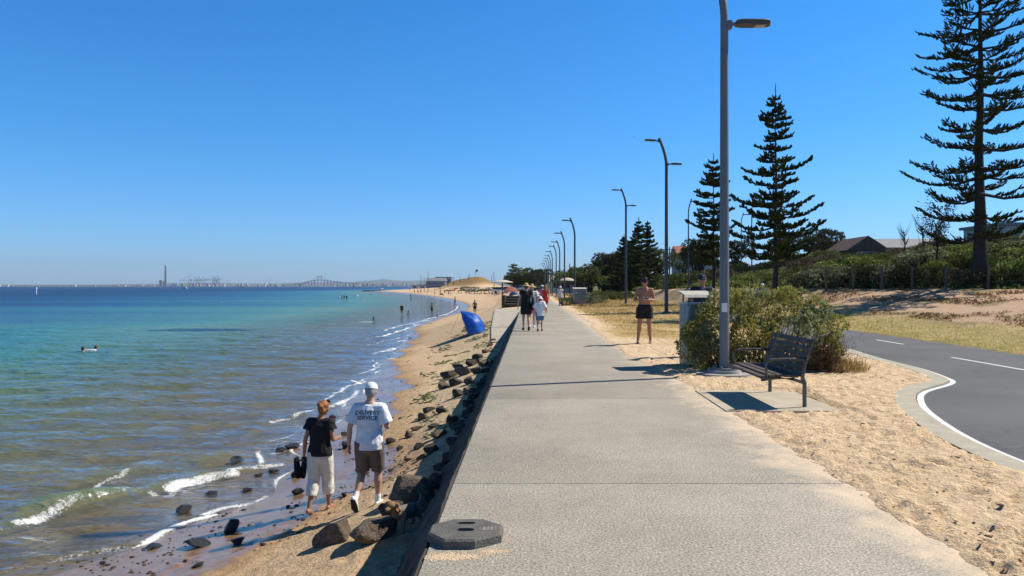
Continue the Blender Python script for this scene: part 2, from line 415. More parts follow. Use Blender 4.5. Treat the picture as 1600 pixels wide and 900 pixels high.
sp = maprange(nt, aw.outputs['Fac'], 0, 1, .15, .6); L.new(sp.outputs[0], b.inputs['Specular IOR Level'])
nc_ = noise_node(nt, 28, 5, tc.outputs['Object'], rough=.65)
vor = nd(nt, 'ShaderNodeTexVoronoi'); vor.inputs['Scale'].default_value = 7; L.new(tc.outputs['Object'], vor.inputs['Vector'])
ad2 = nd(nt, 'ShaderNodeMath', operation='ADD'); L.new(nc_.outputs['Fac'], ad2.inputs[0])
vm = nd(nt, 'ShaderNodeMath', operation='MULTIPLY'); L.new(vor.outputs['Distance'], vm.inputs[0]); vm.inputs[1].default_value = .5; L.new(vm.outputs[0], ad2.inputs[1])
bp = nd(nt, 'ShaderNodeBump'); bs = maprange(nt, aw.outputs['Fac'], 0, 1, .9, .06); L.new(bs.outputs[0], bp.inputs['Strength']); bp.inputs['Distance'].default_value = .05
L.new(ad2.outputs[0], bp.inputs['Height']); L.new(bp.outputs[0], b.inputs['Normal'])
tag(link('ground', me, m), kind='structure')

# ---- promenade slab, cut by joints
m_conc, nt, b = new_mat('exposed_aggregate'); L = nt.links
tc = nd(nt, 'ShaderNodeTexCoord')
nA = noise_node(nt, 58, 4, tc.outputs['Object'], rough=.9); nB = noise_node(nt, .8, 6, tc.outputs['Object']); nC = noise_node(nt, 6, 5, tc.outputs['Object'])
cr = ramp(nt, [(.32, (.035, .030, .025)), (.45, (.25, .222, .175)), (.55, (.43, .385, .31)), (.68, (.76, .70, .60))]); L.new(nA.outputs['Fac'], cr.inputs[0])
r1 = maprange(nt, nB.outputs['Fac'], .3, .7, .84, 1.08); r2 = maprange(nt, nC.outputs['Fac'], .3, .7, .93, 1.06)
mu = nd(nt, 'ShaderNodeMath', operation='MULTIPLY'); L.new(r1.outputs[0], mu.inputs[0]); L.new(r2.outputs[0], mu.inputs[1])
# each bay was cast separately: small differences of tone; old spills, worn and sandy patches
sepp = nd(nt, 'ShaderNodeSeparateXYZ'); L.new(tc.outputs['Object'], sepp.inputs[0])
sn = nd(nt, 'ShaderNodeMath', operation='MULTIPLY_ADD'); sn.inputs[1].default_value = 1/4.5; sn.inputs[2].default_value = 7.5/4.5; L.new(sepp.outputs['Y'], sn.inputs[0])
fl = nd(nt, 'ShaderNodeMath', operation='FLOOR'); L.new(sn.outputs[0], fl.inputs[0]); wnn = nd(nt, 'ShaderNodeTexWhiteNoise', noise_dimensions='1D'); L.new(fl.outputs[0], wnn.inputs['W'])
rw = maprange(nt, wnn.outputs['Value'], 0, 1, .92, 1.06); m3 = nd(nt, 'ShaderNodeMath', operation='MULTIPLY'); L.new(mu.outputs[0], m3.inputs[0]); L.new(rw.outputs[0], m3.inputs[1])
nS = noise_node(nt, 1.7, 7, tc.outputs['Object'], 1.5, .7); st_ = maprange(nt, nS.outputs['Fac'], .60, .72, 1, .80); m4 = nd(nt, 'ShaderNodeMath', operation='MULTIPLY'); L.new(m3.outputs[0], m4.inputs[0]); L.new(st_.outputs[0], m4.inputs[1])
cm = nd(nt, 'ShaderNodeVectorMath', operation='SCALE'); L.new(cr.outputs[0], cm.inputs[0]); L.new(m4.outputs[0], cm.inputs['Scale'])
ed_ = maprange(nt, sepp.outputs['X'], 1.6, 2.6, -.10, .42); nE = noise_node(nt, 2.2, 7, tc.outputs['Object'], .5, .75); ea = nd(nt, 'ShaderNodeMath', operation='ADD'); L.new(ed_.outputs[0], ea.inputs[0]); L.new(nE.outputs['Fac'], ea.inputs[1])
em = maprange(nt, ea.outputs[0], .66, .92, 0, .7); sx_ = mixrgb(nt, em.outputs[0], cm.outputs[0], (.70, .54, .37))
L.new(sx_.outputs[2], b.inputs['Base Color']); b.inputs['Roughness'].default_value = .9
bp = nd(nt, 'ShaderNodeBump'); bp.inputs['Strength'].default_value = .35; bp.inputs['Distance'].default_value = .003
L.new(nA.outputs['Fac'], bp.inputs['Height']); L.new(bp.outputs[0], b.inputs['Normal'])
mb = MB(); y = -7.5
while y < 260:
    ln = 4.5 if y < 60 else 20
    mb.box((-.62, y+.004, -.16), (2.62, y+ln-.004, 0), bev=.008 if y < 40 else 0); y += ln
tag(mb.build('path', m_conc, auto=40), kind='structure')
mb = MB()
y = 33.6; n = 16
V = []; 
rows = []
for yv in np.linspace(33.6, 52, 24):
    xl_ = -float(np.interp(yv, [33.6, 38, 52], [1.75, 2.0, 2.45])); z = float(ramp_z(yv))
    rows.append([(xl_, yv, z-.5), (xl_, yv, z), (-.66, yv, z), (-.66, yv, z-.5)])
V = [p for r in rows for p in r]; Fm = [(0, 1, 2, 3)]
for i in range(len(rows)-1):
    for k in range(3): Fm.append((i*4+k, i*4+k+1, i*4+k+5, i*4+k+4))
i = len(rows)-1; Fm.append((i*4+3, i*4+2, i*4+1, i*4)); mb.add(V, Fm)
m_ramp = mat('ramp_concrete', (.42, .37, .30), .9, .15, 3, .5, 60)
tag(mb.build('ramp', m_ramp), kind='structure')

# ---- road
m_asph, nt, b = new_mat('asphalt'); L = nt.links; tc = nd(nt, 'ShaderNodeTexCoord')
nA = noise_node(nt, 120, 2, tc.outputs['Object'], rough=.7); nB = noise_node(nt, .5, 5, tc.outputs['Object'])
cr = ramp(nt, [(.3, (.045, .046, .048)), (.5, (.092, .094, .097)), (.72, (.18, .18, .18))]); L.new(nA.outputs['Fac'], cr.inputs[0])
r1 = maprange(nt, nB.outputs['Fac'], .3, .7, .82, 1.18); cm = nd(nt, 'ShaderNodeVectorMath', operation='SCALE'); L.new(cr.outputs[0], cm.inputs[0]); L.new(r1.outputs[0], cm.inputs['Scale'])
wv_ = noise_node(nt, .6, 3, tc.outputs['Object']); vv = nd(nt, 'ShaderNodeVectorMath', operation='ADD'); L.new(tc.outputs['Object'], vv.inputs[0]); L.new(wv_.outputs['Color'], vv.inputs[1])
vc = nd(nt, 'ShaderNodeTexVoronoi', feature='DISTANCE_TO_EDGE'); vc.inputs['Scale'].default_value = .45; L.new(vv.outputs[0], vc.inputs['Vector'])
ck = maprange(nt, vc.outputs['Distance'], .002, .007, .80, 1.0); cm2 = nd(nt, 'ShaderNodeVectorMath', operation='SCALE'); L.new(cm.outputs[0], cm2.inputs[0]); L.new(ck.outputs[0], cm2.inputs['Scale'])
nG = noise_node(nt, 3, 6, tc.outputs['Object'], 1, .7); gm = maprange(nt, nG.outputs['Fac'], .60, .75, 0, .5); gx = mixrgb(nt, gm.outputs[0], cm2.outputs[0], (.22, .19, .155))
L.new(gx.outputs[2], b.inputs['Base Color']); b.inputs['Roughness'].default_value = .85
bp = nd(nt, 'ShaderNodeBump'); bp.inputs['Strength'].default_value = .5; bp.inputs['Distance'].default_value = .006
L.new(nA.outputs['Fac'], bp.inputs['Height']); L.new(bp.outputs[0], b.inputs['Normal'])
def strip(A, B, z, name=None):
    n = len(A); V = [(a[0], a[1], z) for a in A]+[(c[0], c[1], z) for c in B]
    return V, [(i, n+i, n+i+1, i+1) for i in range(n-1)]
RRi = np.stack([np.interp(RL[:, 1], RR[:, 1], RR[:, 0])+.05*np.sin(RL[:, 1]*3.1), RL[:, 1]], -1)
V, Fm = strip(RL, RRi, 0.0); mb = MB().add(V, Fm); tag(mb.build('road', m_asph), kind='structure')
# kerb: flush pale concrete band with a thin dark lip beside the sand
def offset(P, d):
    t = np.gradient(P, axis=0); t /= np.linalg.norm(t, axis=1)[:, None]
    return P+np.stack([-t[:, 1], t[:, 0]], -1)*d
def band(P, d0, d1, z0, z1):
    A = offset(P, d0); B = offset(P, d1); n = len(P)
    V = [(*a, z1) for a in A]+[(*c, z1) for c in B]+[(*a, z0) for a in A]+[(*c, z0) for c in B]
    Fm = []
    for i in range(n-1):
        Fm += [(i, n+i, n+i+1, i+1), (2*n+i, i, i+1, 2*n+i+1), (n+i, 3*n+i, 3*n+i+1, n+i+1)]
    Fm += [(0, 2*n, 3*n, n), (n-1, 2*n-1, 4*n-1, 3*n-1)]
    return V, Fm
keep = RL[RL[:, 1] < 18.6]
V, Fm = band(keep, 0.004, .27, -.12, .030); mb = MB().add(V, Fm)
tag(mb.build('kerb', mat('kerb_concrete', (.44, .40, .31), .9, .14, 5, .5, 80)), kind='structure')
m_paint = mat('road_paint', (.74, .74, .72), .6, .12, 14)
KP = RL[(RL[:, 1] < 19)]
V, Fm = strip(offset(KP, -.015), offset(KP, -.10), .004); mbl = MB().add(V, Fm)
def dash(x0, y0, x1, y1, w_=.09):
    d = Vector((x1-x0, y1-y0)).normalized(); q = Vector((-d.y, d.x))*w_/2
    mbl.add([(x0-q.x, y0-q.y, .004), (x0+q.x, y0+q.y, .004), (x1+q.x, y1+q.y, .004), (x1-q.x, y1-q.y, .004)], [(0, 1, 2, 3)])
dash(9.3, 7.5, 9.35, 9.5); dash(9.40, 13.0, 9.46, 16.6); dash(10.25, 20.3, 10.3, 22.0); dash(10.55, 25.0, 10.65, 26.6); dash(10.8, 31, 10.9, 33)
tag(mbl.build('road_marking', m_paint), kind='structure')

# ---- water
yw = [3.0]
while yw[-1] < 14000: yw.append(yw[-1]*(1.0062 if yw[-1] < 60 else (1.012 if yw[-1] < 300 else 1.04)))
yw = np.array([-60, -20, -5, 0, 1.5]+yw)
sw = [-1.6]
st = .045
while sw[-1] < 13000:
    if sw[-1] > 3.5: st *= 1.022
    sw.append(sw[-1]+st)
S, YW = np.meshgrid(np.array(sw), yw); XW = Xs(YW)-S
# ridges of the small breakers, traced at sea level
def W(px, py): p = hit(px, py, ZW); return (p.x, p.y)
RA = [W(*p) for p in ((20, 775), (90, 757), (150, 749), (200, 740), (270, 735), (330, 722), (400, 700))]
RB = [W(*p) for p in ((-60, 845), (0, 828), (60, 808), (120, 795), (190, 779), (240, 765), (290, 752), (365, 740), (440, 722))]
RC = [W(*p) for p in ((360, 690), (400, 668), (440, 655), (483, 645), (520, 634), (552, 618))]
RD = [W(*p) for p in ((-40, 905), (40, 880), (127, 868), (175, 856), (225, 845), (260, 832), (300, 815), (350, 795), (404, 778))]
H = np.zeros_like(XW); FO = np.zeros_like(XW); nearw = YW < 40
mask = nearw & (S < 12)
x_, y_ = XW[mask], YW[mask]; h_ = np.zeros_like(x_); f_ = np.zeros_like(x_)
for P, amp, wd in ((RA, .10, .28), (RB, .15, .28), (RC, .08, .26), (RD, .035, .16)):
    d, al, sg = seg_dist(x_, y_, P)
    d = d*sg; jag = (fbm(x_*1.5, y_*1.5, 61)-.5)*.3
    env = np.sin(np.pi*np.clip(al, .02, .98))**.5*(.55+.9*fbm(x_*.7, y_*.7, 62))
    prof = np.where(d+jag < 0, np.exp(-((d+jag)/(wd*.55))**2), np.exp(-((d+jag)/(wd*1.7))**2))
    h_ += amp*env*prof
def foam(P, wdt, inten, seed):
    global f_
    d, al, sg = seg_dist(x_, y_, [W(*p) for p in P])
    n = fbm(x_*3.1, y_*3.1, seed)
    f_ = np.maximum(f_, .93*inten*np.clip(1.25-(d/wdt)**1.2, 0, 1)*(.45+.9*n))
foam(((150, 756), (165, 751), (190, 746), (200, 741)), .10, .85, 71)
foam(((25, 821), (70, 810), (121, 797)), .11, .85, 72); foam(((0, 832), (30, 822), (121, 798), (190, 782), (240, 768)), .10, .55, 75)
foam(((268, 764), (290, 757), (320, 751), (364, 743)), .17, 1.15, 73); foam(((360, 741), (400, 734), (440, 727)), .12, .9, 74)
foam(((240, 772), (262, 776), (270, 768)), .12, .8, 70)
foam(((-40, 905), (40, 884), (90, 876), (140, 866), (175, 860), (225, 851), (262, 838), (300, 820)), .16, .62, 76)
foam(((320, 806), (345, 796), (380, 789), (404, 783), (418, 775)), .12, .85, 77)
foam(((425, 664), (450, 655), (483, 645), (520, 636), (550, 622), (560, 610)), .13, .85, 78)
foam(((500, 628), (540, 607), (575, 590)), .10, .8, 79)
foam(((395, 700), (420, 690), (450, 683), (480, 665)), .08, .6, 80); foam(((540, 640), (556, 628), (562, 618)), .08, .8, 81)
for P, q in ((((60, 765), (150, 755), (260, 742)), .3), (((430, 710), (470, 690), (500, 678)), .55), (((150, 880), (230, 870), (330, 858), (420, 850)), .5), (((0, 850), (80, 838), (160, 822)), .3)):
    foam(P, .22, q, 83)
H[mask] = h_; FO[mask] = f_
mask2 = (YW >= 18) & (YW < 160) & (S < 14) & (S > -1)
x_, y_ = XW[mask2], YW[mask2]; f_ = np.zeros_like(x_)
foam(((520, 617), (545, 602), (575, 596), (590, 585)), .12, .8, 90)
foam(((575, 553), (598, 549), (612, 545), (630, 540)), .22, .85, 91); foam(((590, 527), (610, 522), (640, 512), (655, 507)), .25, .95, 92)
foam(((563, 503), (582, 503)), .3, 1.1, 93); foam(((598, 517), (625, 509), (665, 501), (690, 497)), .22, .95, 94)
foam(((560, 584), (585, 577), (603, 566)), .14, .8, 95); foam(((655, 502), (700, 490), (712, 484), (716, 478)), .22, .9, 96)
foam(((690, 497), (705, 493), (716, 487)), .18, .9, 97); foam(((575, 540), (600, 533), (632, 526)), .16, .75, 98)
FO[mask2] = np.maximum(FO[mask2], f_)
# lace of foam at the water's edge
lace = np.exp(-((S+.02+.12*np.sin(YW*2.3))/.10)**2)*sm(5, 8, YW)*(1-sm(170, 200, YW))*(.35+1.0*fbm(XW*2, YW*.6, 99))
lace = np.maximum(lace, np.exp(-((S-.55-.25*np.sin(YW*.9+1))/.09)**2)*sm(12, 16, YW)*(1-sm(100, 140, YW))*1.5*np.clip(fbm(XW*.8, YW*.5, 101)-.42, 0, 1)*3)
FO = np.maximum(FO, lace)
# wind ripples and small waves in real geometry near by
def wv(l, dirx, diry, a, ph):
    k = 2*np.pi/l; return a*np.sin(k*(XW*dirx+YW*diry)+ph+2.2*fbm(XW/l*.25, YW/l*.25, int(ph*10)))
att = 1-sm(35, 80, YW)
ww = wv(3.1, .25, -.97, .030, 1)+wv(1.7, -.1, -1, .024, 2)+wv(.95, .3, -.95, .017, 3)+wv(1.25, .5, -.87, .014, 5)+wv(.62, .1, -1, .009, 7)
FADE = sm(.0, 2.0, S)
ZWv = ZW+H+ww*att*FADE*1.35+(fbm(XW*2.2, YW*3.0, 65)-.5)*.03*att*FADE
ZWv += -.02*np.exp(-((S+.6)/.5)**2)
gzv = base_ground(XW, YW)
dep = np.clip(ZWv-gzv, 0, 20)+H*1.2
me = fast_mesh('sea', np.stack([XW, YW, ZWv], -1).reshape(-1, 3), grid_faces(*XW.shape)[:, ::-1], True, {'depth': dep.ravel(), 'foam': np.clip(FO, 0, 1.5).ravel(), 'off': np.clip(S, 0, 500).ravel()})
m, nt, b = new_mat('sea_water'); L = nt.links; nt.nodes.remove(b)
tc = nd(nt, 'ShaderNodeTexCoord'); dp = nd(nt, 'ShaderNodeAttribute', attribute_name='depth'); fo = nd(nt, 'ShaderNodeAttribute', attribute_name='foam')
mp = nd(nt, 'ShaderNodeMapping'); mp.inputs['Scale'].default_value = (.45, 1, 1); mp.inputs['Rotation'].default_value = (0, 0, .12); L.new(tc.outputs['Object'], mp.inputs['Vector'])
mp2 = nd(nt, 'ShaderNodeMapping'); mp2.inputs['Scale'].default_value = (.10, 1, 1); L.new(tc.outputs['Object'], mp2.inputs['Vector'])
# the colour bands of the bay: deeper is bluer, patches of weed and sand shift it
big = noise_node(nt, .05, 5, mp2.outputs[0])
bm_ = maprange(nt, big.outputs['Fac'], .3, .7, .72, 1.35)
dm = nd(nt, 'ShaderNodeMath', operation='MULTIPLY'); L.new(dp.outputs['Fac'], dm.inputs[0]); L.new(bm_.outputs[0], dm.inputs[1])
dn_ = maprange(nt, dm.outputs[0], 0, 8, 0, 1)
cr = ramp(nt, [(0, (.42, .36, .15)), (.03, (.27, .29, .135)), (.08, (.145, .26, .175)), (.18, (.050, .20, .185)), (.32, (.018, .115, .155)), (.5, (.006, .062, .13)), (.75, (.003, .032, .088)), (1, (.002, .024, .072))])
L.new(dn_.outputs[0], cr.inputs[0])
sgx = nd(nt, 'ShaderNodeVectorMath', operation='SUBTRACT'); sgx.inputs[1].default_value = (-25.5, 57, 0); L.new(tc.outputs['Object'], sgx.inputs[0])
sgs = nd(nt, 'ShaderNodeVectorMath', operation='MULTIPLY'); sgs.inputs[1].default_value = (.20, .42, 0); L.new(sgx.outputs[0], sgs.inputs[0])
sgl = nd(nt, 'ShaderNodeVectorMath', operation='LENGTH'); L.new(sgs.outputs[0], sgl.inputs[0])
wn_ = noise_node(nt, .5, 4, mp2.outputs[0]); sga = nd(nt, 'ShaderNodeMath', operation='ADD'); L.new(sgl.outputs['Value'], sga.inputs[0]); L.new(wn_.outputs['Fac'], sga.inputs[1])
sgm = maprange(nt, sga.outputs[0], 1.15, 1.45, .85, 0)
cx1 = mixrgb(nt, sgm.outputs[0], cr.outputs[0], (.006, .03, .075))
# bump: two scales of wind chop
b1 = noise_node(nt, 3.2, 4, mp.outputs[0], .6); b2 = noise_node(nt, .9, 5, mp.outputs[0], .4); b3 = noise_node(nt, .12, 4, mp.outputs[0])
a1 = nd(nt, 'ShaderNodeMath', operation='MULTIPLY'); a1.inputs[1].default_value = .20; L.new(b1.outputs['Fac'], a1.inputs[0])
a2 = nd(nt, 'ShaderNodeMath', operation='MULTIPLY_ADD'); a2.inputs[1].default_value = .55; L.new(b2.outputs['Fac'], a2.inputs[0]); L.new(a1.outputs[0], a2.inputs[2])
a3 = nd(nt, 'ShaderNodeMath', operation='MULTIPLY_ADD'); a3.inputs[1].default_value = 1.1; L.new(b3.outputs['Fac'], a3.inputs[0]); L.new(a2.outputs[0], a3.inputs[2])
bp = nd(nt, 'ShaderNodeBump'); bp.inputs['Distance'].default_value = 1.0
of = nd(nt, 'ShaderNodeAttribute', attribute_name='off'); grr = maprange(nt, of.outputs['Fac'], 5, 80, .05, .26)
bst = maprange(nt, of.outputs['Fac'], 0, 3, .30, .85); L.new(bst.outputs[0], bp.inputs['Strength']); L.new(a3.outputs[0], bp.inputs['Height'])
df = nd(nt, 'ShaderNodeBsdfDiffuse'); L.new(cx1.outputs[2], df.inputs[0]); L.new(bp.outputs[0], df.inputs['Normal'])
tr = nd(nt, 'ShaderNodeBsdfTransparent'); tr.inputs[0].default_value = (.93, .97, .94, 1)
op = maprange(nt, dp.outputs['Fac'], .0, 1.1, 0.02, 1.0)
ms = nd(nt, 'ShaderNodeMixShader'); L.new(op.outputs[0], ms.inputs[0]); L.new(tr.outputs[0], ms.inputs[1]); L.new(df.outputs[0], ms.inputs[2])
gl = nd(nt, 'ShaderNodeBsdfGlossy'); gl.inputs['Roughness'].default_value = .07; L.new(bp.outputs[0], gl.inputs['Normal']); gl.inputs[0].default_value = (.85, .9, 1, 1)
L.new(grr.outputs[0], gl.inputs['Roughness']); fr = nd(nt, 'ShaderNodeFresnel'); fr.inputs['IOR'].default_value = 1.33; L.new(bp.outputs[0], fr.inputs['Normal'])
frs = nd(nt, 'ShaderNodeMath', operation='MULTIPLY'); frs.inputs[1].default_value = 1.0; L.new(fr.outputs[0], frs.inputs[0])
frc = nd(nt, 'ShaderNodeMath', operation='MINIMUM'); fcp = maprange(nt, of.outputs['Fac'], 4, 120, .62, .32); L.new(fcp.outputs[0], frc.inputs[1]); L.new(frs.outputs[0], frc.inputs[0])
mg = nd(nt, 'ShaderNodeMixShader'); L.new(frc.outputs[0], mg.inputs[0]); L.new(ms.outputs[0], mg.inputs[1]); L.new(gl.outputs[0], mg.inputs[2])
# foam, broken up into froth
fn = noise_node(nt, 22, 7, tc.outputs['Object'], rough=.75, dist=.6); fv = nd(nt, 'ShaderNodeTexVoronoi', feature='DISTANCE_TO_EDGE'); fv.inputs['Scale'].default_value = 13; L.new(tc.outputs['Object'], fv.inputs['Vector'])
fdv = nd(nt, 'ShaderNodeVectorMath', operation='ADD'); fdn = noise_node(nt, 5, 3, tc.outputs['Object']); fds = nd(nt, 'ShaderNodeVectorMath', operation='SCALE'); fds.inputs['Scale'].default_value = .5; L.new(fdn.outputs['Color'], fds.inputs[0]); L.new(tc.outputs['Object'], fdv.inputs[0]); L.new(fds.outputs[0], fdv.inputs[1]); L.new(fdv.outputs[0], fv.inputs['Vector'])
fx = maprange(nt, fv.outputs['Distance'], 0, .30, .13, -.10)
fs = nd(nt, 'ShaderNodeMath', operation='ADD'); L.new(fn.outputs['Fac'], fs.inputs[0]); L.new(fx.outputs[0], fs.inputs[1])
fs2 = nd(nt, 'ShaderNodeMath', operation='ADD'); L.new(fs.outputs[0], fs2.inputs[0]); L.new(fo.outputs['Fac'], fs2.inputs[1])
fm = maprange(nt, fs2.outputs[0], 1.04, 1.42, 0, .92)
fd = nd(nt, 'ShaderNodeBsdfDiffuse'); fd.inputs[0].default_value = (.80, .82, .82, 1); L.new(bp.outputs[0], fd.inputs['Normal'])
mf = nd(nt, 'ShaderNodeMixShader'); L.new(fm.outputs[0], mf.inputs[0]); L.new(mg.outputs[0], mf.inputs[1]); L.new(fd.outputs[0], mf.inputs[2])
L.new(mf.outputs[0], nt.nodes['Material Output'].inputs[0])
tag(link('sea', me, m), kind='structure')

# ---- hills beyond the bay
def ridge(name, pts, D, depth, col, z0=0, seed=1):
    xs_ = np.linspace(pts[0][0], pts[-1][0], 260); h = np.interp(xs_, [p[0] for p in pts], [p[1] for p in pts])
    h = 447-h; wx = (xs_-CX)/F_*D; hz = np.maximum(h/F_*D, 0)*(1+.12*(fbm(xs_*.12, xs_*0, seed)-.5))
    rows = []
    for t in np.linspace(-1, 1, 9):
        rows.append(np.stack([wx*(1+t*depth/D), np.full_like(wx, D+t*depth), -4+(hz+4)*np.cos(t*np.pi/2)**1.0], -1))
    V = np.concatenate(rows); return tag(link(name, fast_mesh(name, V, grid_faces(9, 260), True), mat(name, col, .95, .3, .002)), kind='structure')
ridge('hills', [(-200, 446), (100, 445.5), (220, 443.5), (290, 441.5), (340, 441.5), (420, 443), (470, 441), (540, 440.5), (580, 438), (600, 436), (625, 438.5), (700, 438), (760, 440), (900, 440), (1100, 443)], 11500, 900, (.10, .12, .12), seed=5)
ridge('far_shore', [(-400, 445.2), (0, 445), (100, 444.6), (240, 445.2), (300, 446), (400, 446), (520, 446), (600, 445.5), (660, 444), (900, 444)], 6900, 400, (.09, .10, .07), seed=8)
# ================================================================== SEAWALL, ROCKS
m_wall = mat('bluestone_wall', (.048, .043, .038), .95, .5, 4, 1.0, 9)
ny, nz = 760, 15
yy = np.concatenate([np.linspace(-10, 3, 30), 3*np.exp(np.linspace(0.01, np.log(44/3.), ny-30))])
rows = []
for j, yv in enumerate(yy):
    zb = float(ztop(yv))-.06; r = []
    for k in range(nz):
        t = k/(nz-1); r.append((-.635-.50*t*(-zb/1.04), yv, zb*t-.012))
    rows.append(r)
V = np.array(rows); n_ = vnoise(V[..., 1]*3.1+V[..., 2]*2, V[..., 2]*5.5, 4)+.5*vnoise(V[..., 1]*9, V[..., 2]*11, 9)
V[..., 0] -= (n_-.3)*.17*np.linspace(.12, 1, nz)[None, :]; V[..., 2] += (n_-.7)*.03*np.linspace(0, 1, nz)[None, :]
V = V.reshape(-1, 3); Fw = grid_faces(len(yy), nz)
top = [(-.625, yv, -.012) for yv in yy]; off = len(V); V = np.vstack([V, top]); Ft = [(i*nz, off+i, off+i+1, (i+1)*nz) for i in range(len(yy)-1)]
bk = [(-.625, yv, -1.4) for yv in yy]; off2 = len(V); V = np.vstack([V, bk]); Fb = [(off+i, off2+i, off2+i+1, off+i+1) for i in range(len(yy)-1)]
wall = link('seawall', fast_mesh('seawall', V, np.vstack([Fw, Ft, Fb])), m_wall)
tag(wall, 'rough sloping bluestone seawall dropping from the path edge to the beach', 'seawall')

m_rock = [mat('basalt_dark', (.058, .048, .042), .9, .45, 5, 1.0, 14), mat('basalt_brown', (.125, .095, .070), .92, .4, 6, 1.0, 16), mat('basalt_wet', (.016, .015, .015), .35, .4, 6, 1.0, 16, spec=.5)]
def rock_mesh(seed, m, flat=.62, sub=4):
    r = random.Random(seed); bm = bmesh.new(); bmesh.ops.create_icosphere(bm, subdivisions=sub, radius=1)
    planes = []
    for k in range(11):
        n = Vector((r.gauss(0, 1), r.gauss(0, 1), r.gauss(0, .9))).normalized(); planes.append((n, r.uniform(.42, .80)))
    planes.append((Vector((r.uniform(-.25, .25), r.uniform(-.25, .25), 1)).normalized(), r.uniform(.45, .75)))
    for v in bm.verts:
        p = v.co.copy()
        for n, d in planes:
            e = p.dot(n)-d
            if e > 0: p -= n*e*.93
        v.co = p
    pts = np.array([v.co[:] for v in bm.verts])
    nz_ = (fbm(pts[:, 0]*3+seed*7.1+pts[:, 2]*1.3, pts[:, 1]*3+pts[:, 2]*2.1, seed, 4)-.5)*.20
    for v, q in zip(bm.verts, nz_): v.co *= (1+q)
    for v in bm.verts: v.co.z *= flat
    me = bpy.data.meshes.new('rock'); bm.to_mesh(me); bm.free(); me.materials.append(m)
    for p in me.polygons: p.use_smooth = False
    return me
RM = {0: [rock_mesh(s, m_rock[0]) for s in (3, 8, 15, 21)], 1: [rock_mesh(s, m_rock[1], .7) for s in (4, 9, 17)], 2: [rock_mesh(s, m_rock[2], .5) for s in (5, 12, 29)]}
def rock(loc, size, kind, label, group=None, rz=None, sink=.25, k=None):
    me = RM[kind][(random.randrange(9) if k is None else k) % len(RM[kind])]
    o = bpy.data.objects.new('rock', me); COL.objects.link(o)
    sx, sy, sz = size
    o.scale = (sx/2, sy/2, sz/2/.5); o.location = (loc[0], loc[1], gz(loc[0], loc[1])+sz*(.5-sink))
    o.rotation_euler = (random.uniform(-.15, .15), random.uniform(-.15, .15), random.uniform(0, 6.28) if rz is None else rz)
    return tag(o, label, 'rock', group)
# big boulders one can point at: px, py of their foot, width px, height px
def prock(px, py, wpx, hpx, kind, label, **k):
    p = hit(px, py, water=True); s = p.y/F_
    return rock(p, (wpx*s*1.0*(.84 if py < 760 else 1), wpx*s*.9*(.84 if py < 760 else 1), hpx*s*1.1*(.84 if py < 760 else 1)), kind, label, **k)
prock(577, 846, 92, 46, 1, 'large flat topped brown boulder beside the small dog', rz=.5, k=0)
prock(522, 848, 74, 40, 1, 'long sloping grey brown boulder left of the large flat topped one', rz=-.5, k=1)
prock(648, 778, 88, 48, 1, 'large rounded brown boulder half in the shadow of the seawall', rz=.2, k=2)
prock(612, 808, 48, 32, 0, 'black boulder between the walking couple and the small dog', k=0)
prock(672, 800, 44, 36, 0, 'black boulder in deep shade at the foot of the seawall behind the dog', k=2)
for i, (px, py, w_, h_, l) in enumerate(((661, 655, 34, 15, 'low pointed dark rock on sand right of the man in the white cap'), (668, 644, 30, 15, 'small dark rock touching the back of a low pointed rock'),
        (690, 645, 22, 18, 'upright pyramid shaped dark rock standing alone on sand'), (648, 672, 24, 10, 'flat dark rock level with the printed shirt'), (676, 668, 28, 10, 'thin slanting dark rock beside the seawall shadow'),
        (612, 692, 22, 14, 'round dark rock just right of the shirt sleeve'), (640, 682, 26, 12, 'low brown rock on the sand right of the shirt sleeve'), (655, 700, 26, 15, 'humped dark rock above the brown boulder'),
        (625, 702, 14, 8, 'tiny dark rock beside the grey shorts'), (660, 717, 26, 12, 'dark rock just above the large rounded boulder'), (638, 720, 16, 7, 'tiny flat rock beside the grey shorts'),
        (612, 736, 16, 5, 'sliver of dark rock right of the man\'s knee'), (684, 684, 40, 18, 'wide dark rock lying in the edge of the wall shadow'), (706, 660, 34, 20, 'dark rock under the seawall level with the cap'),
        (676, 706, 34, 22, 'dark rock against the wall above the rounded boulder'))):
    prock(px, py, w_, h_, 0 if i % 3 else 1, l)
G_RV = 'rubble boulders of the pile below the seawall'
for i, (px, py, w_, h_) in enumerate(((692, 607, 30, 16), (712, 602, 32, 18), (733, 600, 28, 18), (700, 590, 34, 17), (724, 586, 38, 20), (745, 584, 30, 18), (715, 577, 28, 14), (738, 571, 34, 16), (757, 572, 24, 14), (716, 620, 34, 18), (733, 616, 26, 16), (748, 560, 26, 12), (760, 551, 18, 9), (765, 541, 16, 8), (772, 533, 14, 7))):
    prock(px, py, w_, h_, 0 if i % 2 else 1, ('grey brown boulder in the sunlit rock pile between seawall and seaweed' if i < 11 else 'small rock trailing up the beach from the rock pile'), group=G_RV if i < 11 else 'small rocks beyond the pile')
# shaded rubble at the foot of the wall
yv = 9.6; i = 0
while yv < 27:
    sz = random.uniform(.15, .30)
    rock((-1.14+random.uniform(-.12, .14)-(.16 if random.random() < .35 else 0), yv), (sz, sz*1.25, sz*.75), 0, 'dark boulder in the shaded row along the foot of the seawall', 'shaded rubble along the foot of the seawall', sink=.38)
    yv += sz*random.uniform(.45, 1.0); i += 1
